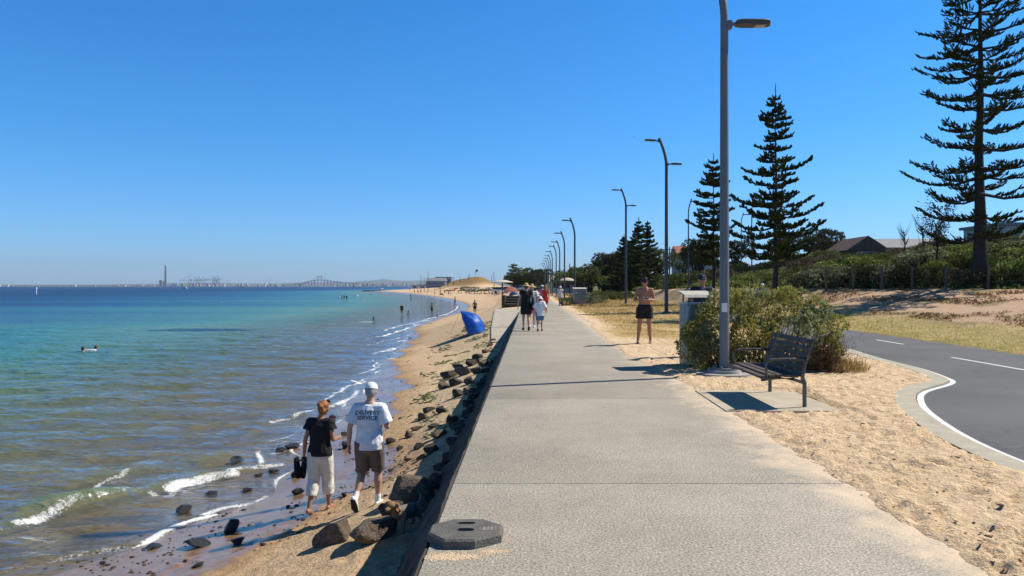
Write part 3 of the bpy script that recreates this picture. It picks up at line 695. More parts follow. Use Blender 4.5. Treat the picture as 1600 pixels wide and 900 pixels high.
# wet rocks at the water's edge
for (px, py, w_, h_, l) in ((368, 718, 34, 18, 'pointed black rock sticking out of the shallow water'), (362, 830, 36, 24, 'upright wet black rock at the edge of the swash'), (310, 852, 48, 16, 'low spread of wet black rock below the wave edge'),
        (286, 798, 38, 16, 'rounded wet rock washed by the second wave'), (240, 856, 30, 9, 'flat wet rock at the lowest edge of the swash'), (372, 850, 26, 14, 'small wet rock with foam on the wet sand'), (308, 886, 20, 8, 'little round wet stone alone on the wet sand near the bottom'),
        (455, 700, 34, 12, 'dark rock in the wash beside the woman\'s elbow'), (440, 704, 24, 10, 'small dark rock left of the one by the woman\'s elbow'), (462, 745, 24, 14, 'dark rock on wet sand beside the woman\'s shoes'), (466, 772, 28, 13, 'wet black rock left of the woman\'s calves'),
        (520, 652, 18, 8, 'little rock behind the woman\'s shoulder'), (540, 700, 20, 18, 'dark rock standing between the couple'), (538, 680, 16, 9, 'small rock between the couple at shirt height'), (428, 735, 26, 7, 'flat wet rock in foam left of the woman'), (405, 742, 20, 8, 'flat wet rock in the wash near the strong foam'),
        (538, 776, 14, 8, 'tiny round rock on the sand between the couple\'s feet'), (160, 882, 14, 6, 'tiny stone in the swash at the lower left'), (560, 738, 18, 9, 'small rock behind the man\'s knee'), (330, 770, 26, 9, 'wet rock breaking the surface beside the strong foam'), (385, 765, 22, 8, 'small wet rock between foam and sand')):
    prock(px, py, w_, h_, 2, l, sink=.2)
# pebbles, weed
def scatter_mesh(name, me_list, pts, sizes, m, kind='stuff'):
    Vs, Fs, n = [], [], 0
    for (p, s) in zip(pts, sizes):
        v, f = me_list[random.randrange(len(me_list))]; a = random.uniform(0, 6.28); c, q = math.cos(a), math.sin(a)
        w_ = np.stack([(v[:, 0]*c-v[:, 1]*q)*s, (v[:, 0]*q+v[:, 1]*c)*s, v[:, 2]*s], -1)+np.array(p)
        Vs.append(w_); Fs.append(f+n); n += len(v)
    return tag(link(name, fast_mesh(name, np.vstack(Vs), np.vstack(Fs)), m), kind=kind)
def small_ico(seed, fl):
    bm = bmesh.new(); bmesh.ops.create_icosphere(bm, subdivisions=1, radius=1); r = random.Random(seed)
    for v in bm.verts: v.co = v.co*r.uniform(.7, 1.15); v.co.z *= fl
    bmesh.ops.triangulate(bm, faces=bm.faces); bm.verts.index_update()
    V = np.array([v.co[:] for v in bm.verts]); F = np.array([[v.index for v in f.verts] for f in bm.faces]); bm.free(); return V, F
ic = [small_ico(s, .45) for s in range(6)]
pts, sizes = [], []
for k in range(1000):
    py = 500+400*random.random()**.8; px = random.uniform(150, 740)
    p = hit(px, py, -1.6); yv = p.y; xsv = float(Xs(yv)); x = xsv+random.uniform(-.6, 2.6)**1.0 if random.random() < .6 else random.uniform(xsv, -1.4)
    if x > -1.2: continue
    if vnoise(x*1.3, yv*1.3, 7) < .45: continue
    s = .010+.024*random.random()**3; pts.append((x, yv, gz(x, yv)+.002)); sizes.append(s*(1+yv*.03))
scatter_mesh('pebbles', ic, pts, sizes, m_rock[0])
pts, sizes = [], []
fl_ = [small_ico(s+20, .12) for s in range(6)]
for k in range(3000):
    yv = random.uniform(14, 44); x = random.gauss(-3.0, .8)
    if x > -1.3 or x < float(Xs(yv))+1.8: continue
    if fbm(np.array([x*1.4]), np.array([yv*.8]), 17)[0] < .52: continue
    pts.append((x, yv, gz(x, yv)+.012)); sizes.append(random.uniform(.03, .10))
scatter_mesh('seaweed', fl_, pts, sizes, mat('dry_seaweed', (.16, .17, .05), .95, .5, 3))

pts, sizes = [], []
for k in range(1500):
    yv = 3.6*math.exp(random.uniform(0, 1.7)); x = random.uniform(2.45, 7.4)
    if x > float(np.interp(yv, RL[:, 1], RL[:, 0]))-.35 or (2.4 < x < 4.1 and 9.3 < yv < 11.4): continue
    j = np.searchsorted(GY, yv); i = np.searchsorted(GX, x); pts.append((x, yv, float(Z[j, i])+.004)); sizes.append(random.uniform(.006, .016)+(.02 if random.random() < .04 else 0))
scatter_mesh('leaf_litter', fl_, pts, sizes, mat('litter', (.13, .085, .05), .95, .5, 3))
# ================================================================== STREET FURNITURE
m_pole = mat('grey_painted_steel', (.135, .15, .165), .5, .10, 3, metal=0, spec=.5)
m_poled = mat('dark_painted_steel', (.055, .060, .068), .55, .1, 3)
m_base = mat('base_concrete', (.36, .34, .30), .9, .15, 6, .4, 60)
m_stick = mat('white_sticker', (.72, .73, .75), .5, .12, 60)
m_blk = mat('black_plastic', (.02, .02, .022), .5, .2, 10)
m_lens = mat('lamp_lens', (.5, .5, .48), .2, .1, 30)
def lamp_head(mb, M, L_=.62):
    # a tapered flat slab with a rounded nose
    poly = [(0, -.075), (.10, -.125), (L_-.14, -.125), (L_-.03, -.09), (L_, -.03), (L_, .03), (L_-.03, .09), (L_-.14, .125), (.10, .125), (0, .075)]
    n = len(poly); V = []
    for (z, k) in ((-.045, .92), (-.02, 1.0), (.025, 1.0), (.05, .78)):
        V += [M @ Vector((x if k == 1 else L_/2+(x-L_/2)*(.98 if k > .9 else .93), y*k, z+(.02*(1-x/L_)))) for x, y in poly]
    F = [tuple(range(n))[::-1], tuple(range(3*n, 4*n))]
    for j in range(3): F += [(j*n+k, j*n+(k+1) % n, (j+1)*n+(k+1) % n, (j+1)*n+k) for k in range(n)]
    return mb.add(V, F)
def lamp_post(H, r0, r1, arms, bend, basekind, mp_, sticker=False, label='', loc=(0, 0, 0), group=None):
    t = thing('street_lamp', label, 'street lamp', loc, 0, group)
    mb = MB()
    if basekind == 2:
        mb.cyl((0, 0, -.05), .50, .11, 40); mb.cyl((0, 0, .06), .30, .05, 32, .29)
        f = MB().cyl((0, 0, .11), .24, .035, 28)
        for k in range(6):
            a = k*math.pi/3; f.cyl((.19*math.cos(a), .19*math.sin(a), .145), .022, .04, 6)
        mb.build('plinth', m_base, t, auto=35); f.build('base_flange', mp_, t, auto=35)
    else:
        mb.cyl((0, 0, -.05), .48, .12, 32); mb.build('plinth', m_base, t, auto=35)
        MB().cyl((0, 0, .07), .26, .10, 24, .16).build('base_flange', mp_, t, auto=35)
    zb = H-bend[1]; pts = [(0, 0, .07 if basekind != 2 else .145)]; rad = [r0]
    for k in range(1, 7): pts.append((0, 0, zb*k/6.)); rad.append(r0+(r1-r0)*k/8.)
    for k in range(1, 9):
        u = k/8.; pts.append((bend[0]*u**1.6, 0, zb+bend[1]*u)); rad.append(r1*(1+.1*(1-u)))
    MB().limb(pts, rad, n=20, cap='flat').build('pole', mp_, t, auto=40)
    for (z, d, a, tilt) in arms:
        x0 = 0 if z < zb else bend[0]*((z-zb)/bend[1])**1.6
        m1 = MB().limb([(x0+d*.03, 0, z), (x0+d*(a), 0, z+.01)], [.035, .035], n=10, cap='flat'); m1.box((min(x0+d*.05, x0+d*.13), -.06, z-.085), (max(x0+d*.05, x0+d*.13), .06, z+.06), bev=.008)
        ar = m1.build('arm', mp_, t, auto=40)
        M = Matrix.Translation((x0+d*(a-.02), 0, z))@Matrix.Rotation(0 if d > 0 else math.pi, 4, 'Z')@Matrix.Rotation(tilt, 4, 'Y')
        h = lamp_head(MB(), M).build('lamp_head', m_poled, t, auto=40)
        MB().box((.34, -.07, -.052), (.52, .07, -.043), M=M).build('lens', m_lens, h)
        MB().cyl((0, 0, .045), .035, .04, 12).build('sensor', m_poled, h).matrix_local = M@Matrix.Translation((.30, 0, 0))
    if sticker:
        sb = MB(); n = 10
        for (z0, z1, a0, a1) in ((1.14, 1.30, R(225), R(290)),):
            V = []; F = []
            for k in range(n+1):
                a = a0+(a1-a0)*k/n; V += [(math.cos(a)*(r0+.003), math.sin(a)*(r0+.003), z0), (math.cos(a)*(r0+.003), math.sin(a)*(r0+.003), z1)]
            F = [(2*k, 2*k+2, 2*k+3, 2*k+1) for k in range(n)]; sb.add(V, F)
        sb.build('sticker', m_stick, t)
    return t
lamp_post(7.75, .088, .062, [(6.27, 1, .22, R(-2)), (7.55, -1, .2, R(-8))], (-.35, 1.35), 2, m_pole, True,
          'tall grey street lamp with a white sticker standing beside the wooden bench', loc=(3.47, 13.2, 0))
G1 = 'row of curved street lamps along the path'
single = None; nth = ['nearest', 'second', 'third', 'fourth', 'fifth', 'sixth', 'seventh', 'eighth', 'ninth', 'farthest']
for i, D in enumerate([65, 80.7, 96.8, 107.5, 124, 141, 155, 170, 189, 206]):
    px = [898, 882, 874.5, 869, 863, 860, 857.5, 855, 852.5, 850.5][i]; x = (px-CX)/F_*D
    lb = '%s lamp of the row curving towards the sea along the far path' % nth[i]
    if single is None: single = lamp_post(7.6, .09, .07, [(7.35, -1, .22, R(-3))], (-.42, 1.5), 1, m_poled, False, lb, (x, D, 0), G1)
    else: copy_tree(single, loc=(x, D, 0), label=lb)
dbl = lamp_post(10.0, .11, .075, [(8.52, 1, .28, R(-1)), (9.85, -1, .28, R(-4))], (-.42, 1.5), 1, m_poled, False,
                'tall double armed street lamp standing in dry grass right of the shirtless man', (7.75, 42, 0), 'double armed street lamps')
copy_tree(dbl, loc=(8.27, 63.7, 0), label='double armed street lamp farther off, left of the shirtless man')
for (px, D, H, l) in ((1075.5, 68, 8.4, 'thin lamp post with its arm pointing right behind the steel bin'), (1158, 92, 8.0, 'thin far lamp post just right of the near grey lamp pole'), (1174.5, 80, 8.2, 'thin far lamp post between the two middle pines')):
    x = (px-CX)/F_*D; lamp_post(H, .07, .05, [(H-.25, 1, .2, 0)], (.3, 1.3), 1, m_poled, False, l, (x, D, gz(x, D)), 'thin lamp posts beyond the cycle path')
m_wood = mat('weathered_pole_wood', (.10, .085, .07), .9, .3, 3)
def utility(px, D, ytop, l, arms=True, tcol=None):
    x = (px-CX)/F_*D; z0 = gz(x, D); H = 1.6+(CY-ytop)/F_*D-z0
    t = thing('utility_pole', l, 'utility pole', (x, D, z0)); s = D/90.
    MB().limb([(0, 0, 0), (0, 0, H)], [.13, .09], n=10, cap='flat').build('pole', tcol or m_wood, t, auto=40)
    if arms:
        MB().box((-1.1, -.05, H-.5), (1.1, .05, H-.38)).build('crossarm', m_wood, t)
        mb = MB()
        for k in (-1, -.5, .5, 1): mb.cyl((k, 0, H-.38), .04, .14, 8)
        mb.build('insulators', m_stick, t)
    return t
utility(1240, 95, 373, 'utility pole with a cross arm right of the tall middle pine')
utility(1046, 120, 386, 'wooden utility pole behind the double armed street lamp')
utility(951, 150, 407, 'far utility pole with a cross arm left of the pine group')
utility(772, 250, 425, 'dark bare post standing on the beach left of the shade umbrella', False)
utility(890, 150, 412, 'short bare pole behind the lamp nearest of the far row', False)
for i, px in enumerate((658, 663, 669, 700, 709, 719, 732, 734, 768)):
    t = utility(px, 330+i*8, [430, 434, 424, 432, 432, 431, 429, 428, 430][i], 'thin mast in the row of poles behind the far beach', False); t.name = 'mast'; t['category'] = 'mast'; t['group'] = 'masts behind the far beach'

# bench
m_slat = mat('weathered_timber', (.115, .09, .075), .8, .35, 5, .5, 30); m_slats = mat('seat_timber', (.085, .068, .058), .75, .3, 5, .5, 30)  # seat slats in a slightly darker timber colour than the back slats
m_frame = mat('bench_steel', (.10, .092, .082), .45, .2, 8, spec=.5)
def make_bench(label, loc, rz, group=None):
    """local: length along Y (0..1.55), faces -X"""
    t = thing('bench', label, 'bench', loc, rz, group)
    prof_seat = [(-.50, .405), (-.40, .425), (-.30, .432), (-.20, .428), (-.10, .42)]
    # seat: five long slats following the curve
    for i, (x, z) in enumerate(prof_seat):
        mb = MB(); mb.box((x-.044, -.02, z-.016), (x+.044, 1.57, z+.016), bev=.006)
        mb.build('seat_slat', m_slats, t, auto=40)
    back = [(-.005, .44), (.02, .525), (.045, .61), (.07, .695), (.10, .78), (.135, .865)]
    for i, (x, z) in enumerate(back):
        M = Matrix.Translation((x, 0, z))@Matrix.Rotation(R(17+i*1.5), 4, 'Y')
        mb = MB(); mb.box((-.014, -.02, -.033), (.014, 1.57, .033), bev=.006, M=M)
        mb.build('back_slat', m_slat, t, auto=40)
    for y in (.06, 1.46):
        mb = MB()
        mb.limb([(.05, y, -.03), (.05, y, .33), (.02, y, .40)], [(.028, .022)]*3, n=8, cap='flat')
        mb.build('leg', m_frame, t, auto=50)
        mb = MB(); mb.limb([(.03, y, .33), (-.10, y, .375), (-.30, y, .395), (-.52, y, .365)], [(.02, .022)]*4, n=8, cap='flat')
        mb.limb([(.02, y, .36), (.05, y, .55), (.10, y, .72), (.165, y, .90)], [(.022, .018)]*4, n=8, cap='flat')
        mb.build('side_frame', m_frame, t, auto=50)
        ya = y-.05 if y < 1 else y+.05
        mb = MB(); mb.limb([(-.46, ya, .375), (-.475, ya, .56), (-.455, ya, .615), (-.41, ya, .64), (-.2, ya, .645), (.07, ya, .645)], [(.018, .024)]*6, n=8, cap='flat')
        mb.build('armrest', m_frame, t, auto=50)
    return t
bench = make_bench('dark timber slatted bench with steel armrests beside the silvery shrub', (3.56, 9.66, .0), 0)
mb = MB(); mb.prism([(2.50, 9.42), (3.86, 9.42), (3.98, 9.62), (3.98, 11.0), (3.80, 11.28), (2.52, 11.28)], -.1, .012)
tag(mb.build('bench_slab', mat('slab_concrete', (.46, .40, .30), .9, .12, 3, .3, 60)), 'pale concrete slab under the timber bench', 'slab')

# stainless bin enclosure with a sloping roof on posts
m_inox = mat('brushed_steel', (.36, .36, .34), .42, .18, 5, metal=.7)
m_inoxd = mat('dull_steel_panel', (.19, .20, .18), .5, .2, 4, metal=.5)
m_roof = mat('pale_roof_sheet', (.50, .47, .40), .6, .15, 6)
def make_bin(label, loc, rz, w_=.50, d=.62, h=1.27, group=None):
    t = thing('rubbish_bin', label, 'rubbish bin', loc, rz, group)
    bd = MB(); bd.box((-w_/2, -d/2, .03), (w_/2, d/2, h-.03), bev=.012); bd.build('body', m_inoxd, t, auto=40)
    MB().box((-w_/2-.02, -d/2-.02, h-.03), (w_/2+.02, d/2+.02, h), bev=.006).build('top_plate', m_inox, t, auto=40)
    dr = MB().box((-w_/2+.11, -d/2-.018, .06), (w_/2-.03, -d/2-.002, h-.07), bev=.005).build('door', m_inoxd, t, auto=40)
    MB().box((-w_/2, -d/2-.022, .03), (-w_/2+.07, -d/2+.02, h-.05), bev=.006).build('corner_post', m_inox, t, auto=40)
    MB().limb([(-w_/2+.035, -d/2-.026, .75), (-w_/2+.035, -d/2-.026, .92)], [.012, .012], n=8).build('lock', m_blk, dr)
    MB().box((-w_/2+.17, -d/2-.021, h-.22), (-w_/2+.29, -d/2-.0185, h-.12)).build('sticker', m_stick, dr)
    for sx in (-1, 1):
        for sy in (-1, 1): MB().limb([(sx*(w_/2-.06), sy*(d/2-.08), h), (sx*(w_/2-.06), sy*(d/2-.08), h+.17)], [.014]*2, n=8, cap='flat').build('post', m_blk, t)
    prof = [(-d/2-.07, h+.11), (-d/2-.02, h+.165), (0, h+.215), (d/2+.04, h+.235), (d/2+.04, h+.215), (0, h+.195), (-d/2, h+.145), (-d/2-.06, h+.10)]
    n = len(prof); V = [(-w_/2-.05, y, z) for y, z in prof]+[(w_/2+.05, y, z) for y, z in prof]
    MB().add(V, [tuple(range(n)), tuple(range(n, 2*n))[::-1]]+[(k, n+k, n+(k+1) % n, (k+1) % n) for k in range(n)]).build('roof', m_roof, t)
    return t
bin1 = make_bin('stainless steel bin enclosure with a small pale roof, half hidden by the shrub', (3.30, 14.75, 0), R(2))
mb = MB().cyl((0, 0, 0), .75, .05, 32); o = mb.build('round_slab', m_base); o.location = (7.55, 35.5, -.01); tag(o, 'round grey concrete slab in dry grass beyond the steel bin', 'slab')
# distant bin box and its bench
bin2 = make_bin('square grey bin enclosure far along the path beside a bench', (4.05, 60.5, 0), R(0), 1.0, .8, 1.25)
make_bench('small distant bench in front of the far grey bin', (4.7, 57.3, 0), 0)

# rubber fence foot
m_rub = mat('black_rubber', (.12, .113, .10), .8, .25, 12, .5, 70); m_rubt = mat('embossed_rubber', (.23, .22, .20), .8, .1, 30)
t = thing('fence_foot', 'octagonal black rubber fence base lying on the path edge', 'fence base', (-.405, 4.70, 0), R(0))
bm = bmesh.new(); o8 = [(-.235, -.07), (-.12, -.205), (.07, -.205), (.225, -.09), (.232, .085), (.10, .205), (-.10, .205), (-.235, .09)]
def slot(cx, cy, a, b_, n=14): return [(cx+a*math.copysign(abs(math.cos(2*math.pi*k/n))**.7, math.cos(2*math.pi*k/n)), cy+b_*math.copysign(abs(math.sin(2*math.pi*k/n))**.8, math.sin(2*math.pi*k/n))) for k in range(n)]
def plate(poly, holes, z0, z1, chamf=.012):
    bm = bmesh.new(); loops = []
    for P, k in [(poly, .94)]+[(h, 1.0) for h in holes]:
        vs = [bm.verts.new((x*k, y*k, z1)) for x, y in P]; es = [bm.edges.new((vs[i], vs[(i+1) % len(vs)])) for i in range(len(vs))]; loops.append((vs, es))
    bmesh.ops.triangle_fill(bm, edges=[e for l in loops for e in l[1]], use_beauty=True)
    def skirt(vs, P, z):
        ws = [bm.verts.new((x, y, z)) for x, y in P]
        for i in range(len(vs)): bm.faces.new((vs[i], vs[(i+1) % len(vs)], ws[(i+1) % len(vs)], ws[i]))
        return ws
    a = skirt(loops[0][0], poly, z1-chamf); skirt(a, [(x*1.01, y*1.01) for x, y in poly], z0)
    for (vs, es), h in zip(loops[1:], holes):
        q = skirt(vs, h, z0+.012); bm.faces.new(q)
    bmesh.ops.recalc_face_normals(bm, faces=bm.faces)
    me = bpy.data.meshes.new('plate'); bm.to_mesh(me); bm.free(); return me
link('rubber_body', plate(o8, [slot(-.01, .115, .062, .024), slot(-.005, -.015, .058, .030)], .0, .058), m_rub, t)
mb = MB(); xx_ = .085
for (w_, g) in ((.006, .012), (.022, .008), (.010, .010), (.016, .012), (.005, .02)):
    mb.box((xx_, -.03, .0575), (xx_+w_, .035, .0595)); xx_ += w_+g
mb.build('embossing', m_rubt, t)
# sand drift next to it
pts, sizes = [], []
for k in range(1500):
    x = random.gauss(-.47, .09); yv = random.gauss(4.37, .028)
    if x < -.62: continue
    pts.append((x, yv, .0)); sizes.append(random.uniform(.003, .008))
for k in range(700): pts.append((random.gauss(-.22, .05), random.gauss(4.46, .02), 0)); sizes.append(random.uniform(.002, .006))
scatter_mesh('sand_drift', ic, pts, sizes, mat('loose_sand', (.66, .50, .33), .95, .2, 20))

# blue beach tent: a quarter dome of creased fabric, open towards the land
m_blue, nt, b = new_mat('blue_nylon'); L = nt.links; tc = nd(nt, 'ShaderNodeTexCoord'); nz_ = noise_node(nt, 2.5, 3, tc.outputs['Object'], 1.5)
cr = ramp(nt, [(.35, (.010, .10, .52)), (.6, (.022, .19, .78)), (.75, (.05, .28, .88))]); L.new(nz_.outputs['Fac'], cr.inputs[0]); L.new(cr.outputs[0], b.inputs['Base Color']); b.inputs['Roughness'].default_value = .45
tl_ = nd(nt, 'ShaderNodeBsdfTranslucent'); L.new(cr.outputs[0], tl_.inputs[0]); mxs = nd(nt, 'ShaderNodeMixShader'); mxs.inputs[0].default_value = .35; L.new(b.outputs[0], mxs.inputs[1]); L.new(tl_.outputs[0], mxs.inputs[2]); L.new(mxs.outputs[0], nt.nodes['Material Output'].inputs[0])
t = thing('beach_tent', 'bright blue beach tent standing on the sand below the ramp', 'tent', hit(741, 521), R(0))
nu, nv = 25, 19; V = []
tip = Vector((-.72, .0, 1.18))
for i in range(nu):
    u = i/(nu-1)                   # around the hoop, front to back
    for j in range(nv):
        v = j/(nv-1)               # from the ground up along the rib
        a = math.pi*u
        bx_ = -.18-.35*math.cos(a)*.2+.52*math.sin(a)*1.0; by = -.75*math.cos(a)
        bx_ = -.25+.85*math.sin(a)**.8; base = Vector((bx_, by, 0)); k = v**1.0
        p = base.lerp(tip, k)+Vector((.62, 0, .62))*(math.sin(math.pi*v)*.48*math.sin(a)**.5+0)*(1 if v < .5 else 1)
        p += Vector((.0, by*.35*math.sin(math.pi*v), 0))
        cr_ = .022*math.sin(u*38+v*6)+.018*math.sin(v*17+u*9); p += Vector((.6, by*.5, .5))*cr_*math.sin(math.pi*v)
        V.append(p)
Fm = grid_faces(nu, nv); mt_ = fast_mesh('canopy', np.array([p[:] for p in V]), Fm, True)
o = link('canopy', mt_, m_blue, t); sdm = o.modifiers.new('t', 'SOLIDIFY'); sdm.thickness = .008
for y0 in (-.72, .72):
    MB().limb([(-.28, y0, 0), (-.5, y0*.7, .6), (-.72, 0, 1.17)], [.008]*3, n=6).build('pole', m_blk, t)
MB().limb([(-.72, 0, 1.17), (-1.2, -.4, 0)], [.005]*2, n=5).build('guy_rope', m_blk, t)

# seating steps at the head of the ramp
m_blkw = mat('dark_retaining_wall', (.055, .045, .038), .9, .3, 5); m_step = mat('grey_timber_steps', (.20, .17, .14), .9, .2, 4)
t = thing('seating_steps', 'dark walled seating steps with timber slats at the edge of the far path', 'steps', (-2.3, 60, -.15))
MB().box((0, 0, 0), (.28, 3.2, .98)).build('end_wall', m_blkw, t)
for k in range(4): MB().box((.282, .15+k*.7, 0), (1.62, .8+k*.7, .26+k*.2)).build('step', m_blkw, t); MB().box((.284, .13+k*.7, .262+k*.2), (1.62, .83+k*.7, .32+k*.2)).build('tread', m_step, t)

# ================================================================== BUILDINGS, FAR THINGS
m_glass = mat('window_glass', (.03, .04, .05), .15, .2, 3, spec=.8); m_white = mat('white_paint', (.70, .69, .66), .6, .1, 2)
m_brick = mat('brown_brick', (.16, .085, .055), .9, .25, 6); m_tile = mat('grey_roof', (.22, .23, .235), .7, .15, 3); m_redtile = mat('red_roof', (.35, .13, .07), .8, .2, 3)
m_cream = mat('cream_wall', (.48, .44, .37), .8, .12, 2)
def house(label, px, D, w_, d, h, roof_h, wallm, roofm, rz=0, gable='x', z0=None, wins=3):
    x = (px-CX)/F_*D; z0 = gz(x, D)-.3 if z0 is None else z0
    t = thing('house', label, 'house', (x, D, z0), rz)
    MB().box((-w_/2, -d/2, 0), (w_/2, d/2, h)).build('wall', wallm, t)
    if roof_h:
        e = .45
        if gable == 'x': V = [(-w_/2-e, -d/2-e, h-.1), (w_/2+e, -d/2-e, h-.1), (w_/2+e, 0, h+roof_h), (-w_/2-e, 0, h+roof_h), (-w_/2-e, d/2+e, h-.1), (w_/2+e, d/2+e, h-.1)]; Fr = [(0, 1, 2, 3), (3, 2, 5, 4), (0, 3, 4), (1, 5, 2), (0, 4, 5, 1)]
        else: V = [(-w_/2-e, -d/2-e, h-.1), (-w_/2-e, d/2+e, h-.1), (0, d/2+e, h+roof_h), (0, -d/2-e, h+roof_h), (w_/2+e, -d/2-e, h-.1), (w_/2+e, d/2+e, h-.1)]; Fr = [(0, 3, 2, 1), (3, 4, 5, 2), (0, 4, 3), (1, 2, 5), (0, 1, 5, 4)]
        MB().add(V, Fr).build('roof', roofm, t)
    else: MB().box((-w_/2-.4, -d/2-.4, h+.002), (w_/2+.4, d/2+.4, h+.35)).build('roof', roofm, t)
    for k in range(wins):
        cx = -w_/2+w_*(k+.5)/wins; ww_ = w_/wins*.5
        f = MB().box((cx-ww_/2-.08, -d/2-.06, h*.45), (cx+ww_/2+.08, -d/2-.003, h*.88)).build('window', m_white, t)
        MB().box((cx-ww_/2, -d/2-.08, h*.48), (cx+ww_/2, -d/2-.063, h*.85)).build('pane', m_glass, f)
        f = MB().box((-w_/2-.06, -d/2+d*(k+.3)/wins, h*.45), (-w_/2-.003, -d/2+d*(k+.7)/wins, h*.88)).build('window', m_white, t)
        MB().box((-w_/2-.08, -d/2+d*(k+.34)/wins, h*.48), (-w_/2-.063, -d/2+d*(k+.66)/wins, h*.85)).build('pane', m_glass, f)
    return t
house('dark brick house with a steep gable roof on the dune above the scrub', 1336, 112, 5.5, 8, 2.6, 2.0, m_brick, mat('brown_tile', (.12, .07, .05), .85, .3, 4), gable='y', wins=1)
house('long pale house with a low grey roof beside the brick gable house', 1400, 116, 11.0, 8, 3.2, 1.5, m_cream, m_tile, gable='x', wins=3)
house('flat roofed grey house at the top of the dune behind the tall right pine', 1585, 92, 8.0, 8, 3.6, 0, m_cream, m_tile, z0=gz(60, 92)+.6, wins=3)
house('low pale house with a red roof behind the pine left of the lamp pole', 1085, 170, 9, 8, 4.5, 2.0, m_cream, m_redtile, wins=2)
house('small white pavilion with a pale hipped roof beside the lamps of the path', 884, 178, 7.5, 6, 3.0, 1.5, m_white, m_roof, wins=3)
house('dark blue glazed building with an arched end across the bay beach', 682, 560, 14, 12, 6.0, 2.2, mat('blue_cladding', (.10, .15, .22), .5), m_tile, wins=3)
house('flat blue grey building beside the arched one across the bay beach', 694, 575, 12, 12, 8.5, 0, mat('slate_cladding', (.13, .17, .23), .5), m_tile, wins=3)
house('low white kiosk on the grassy far shore', 655, 585, 12, 8, 3.5, 0, m_white, m_tile, wins=2)
# lifeguard tower on the mound
t = thing('lifeguard_tower', 'small white lifeguard tower on top of the sandy mound', 'tower', (at(745, 400).x, 400, gz(at(745, 400).x, 400)))
for sx in (-1, 1):
    for sy in (-1, 1): MB().limb([(sx*1.0, sy*1.0, -.4), (sx*.7, sy*.7, 2.6)], [.10]*2, n=6).build('leg', m_white, t)
MB().box((-.9, -.9, 2.6), (.9, .9, 2.75)).build('deck', m_white, t); MB().box((-.7, -.7, 2.75), (.7, .7, 3.9)).build('cabin', m_tile, t)
MB().add([(-.95, -.95, 3.9), (.95, -.95, 3.9), (.95, .95, 3.9), (-.95, .95, 3.9), (0, 0, 4.6)], [(0, 1, 2, 3), (0, 4, 1), (1, 4, 2), (2, 4, 3), (3, 4, 0)]).build('roof', m_white, t)

# chimney, cranes, bridge, port
DF = 6200
def w2(px, py, D): return ((px-CX)/F_*D, D, 1.6+(CY-py)/F_*D)
m_dkc = mat('dark_concrete', (.05, .055, .07), .9); m_far = mat('crane_steel', (.07, .10, .17), .7); m_brg = mat('bridge_steel', (.045, .06, .09), .8)
p = w2(258.7, 413.5, DF); t = thing('chimney', 'very tall slim dark chimney on the far shore', 'chimney', (p[0], DF, -2))
MB().limb([(0, 0, 0), (0, 0, p[2]-10)], [8.5, 5.4], n=20, cap='flat').build('shaft', m_dkc, t, auto=40); MB().limb([(0, 0, p[2]-10), (0, 0, p[2]+2)], [5.9, 5.7], n=20, cap='flat').build('cap', m_white, t, auto=40)
def block(name, label, x0, x1, ytop, D, m, cat='building', group=None, roof=None):
    a = w2(x0, ytop, D); c = w2(x1, ytop, D); t = thing(name, label, cat, ((a[0]+c[0])/2, D, -2), 0, group); w_ = (c[0]-a[0])/2
    MB().box((-w_, -w_, 0), (w_, w_, a[2]+2)).build('wall', m, t)
    MB().box((-w_*1.03, -w_*1.03, a[2]+2.02), (w_*1.03, w_*1.03, a[2]+4)).build('roof', roof or m_tile, t)
    mb = MB()
    for k in range(4): mb.box((-w_*.85, -w_-.6, (a[2]+2)*(.15+.21*k)), (w_*.85, -w_-.05, (a[2]+2)*(.15+.21*k)+(a[2]+2)*.1))
    mb.build('window', m_glass, t); return t
block('power_station', 'grey power station block left of the tall chimney', 250, 253.8, 438.2, DF+60, mat('grey_block', (.16, .17, .2), .9), 'power station')
block('power_station', 'pale brown power station block between the grey block and the chimney', 254.4, 257.6, 440, DF+80, mat('brown_block', (.34, .29, .26), .9), 'power station')
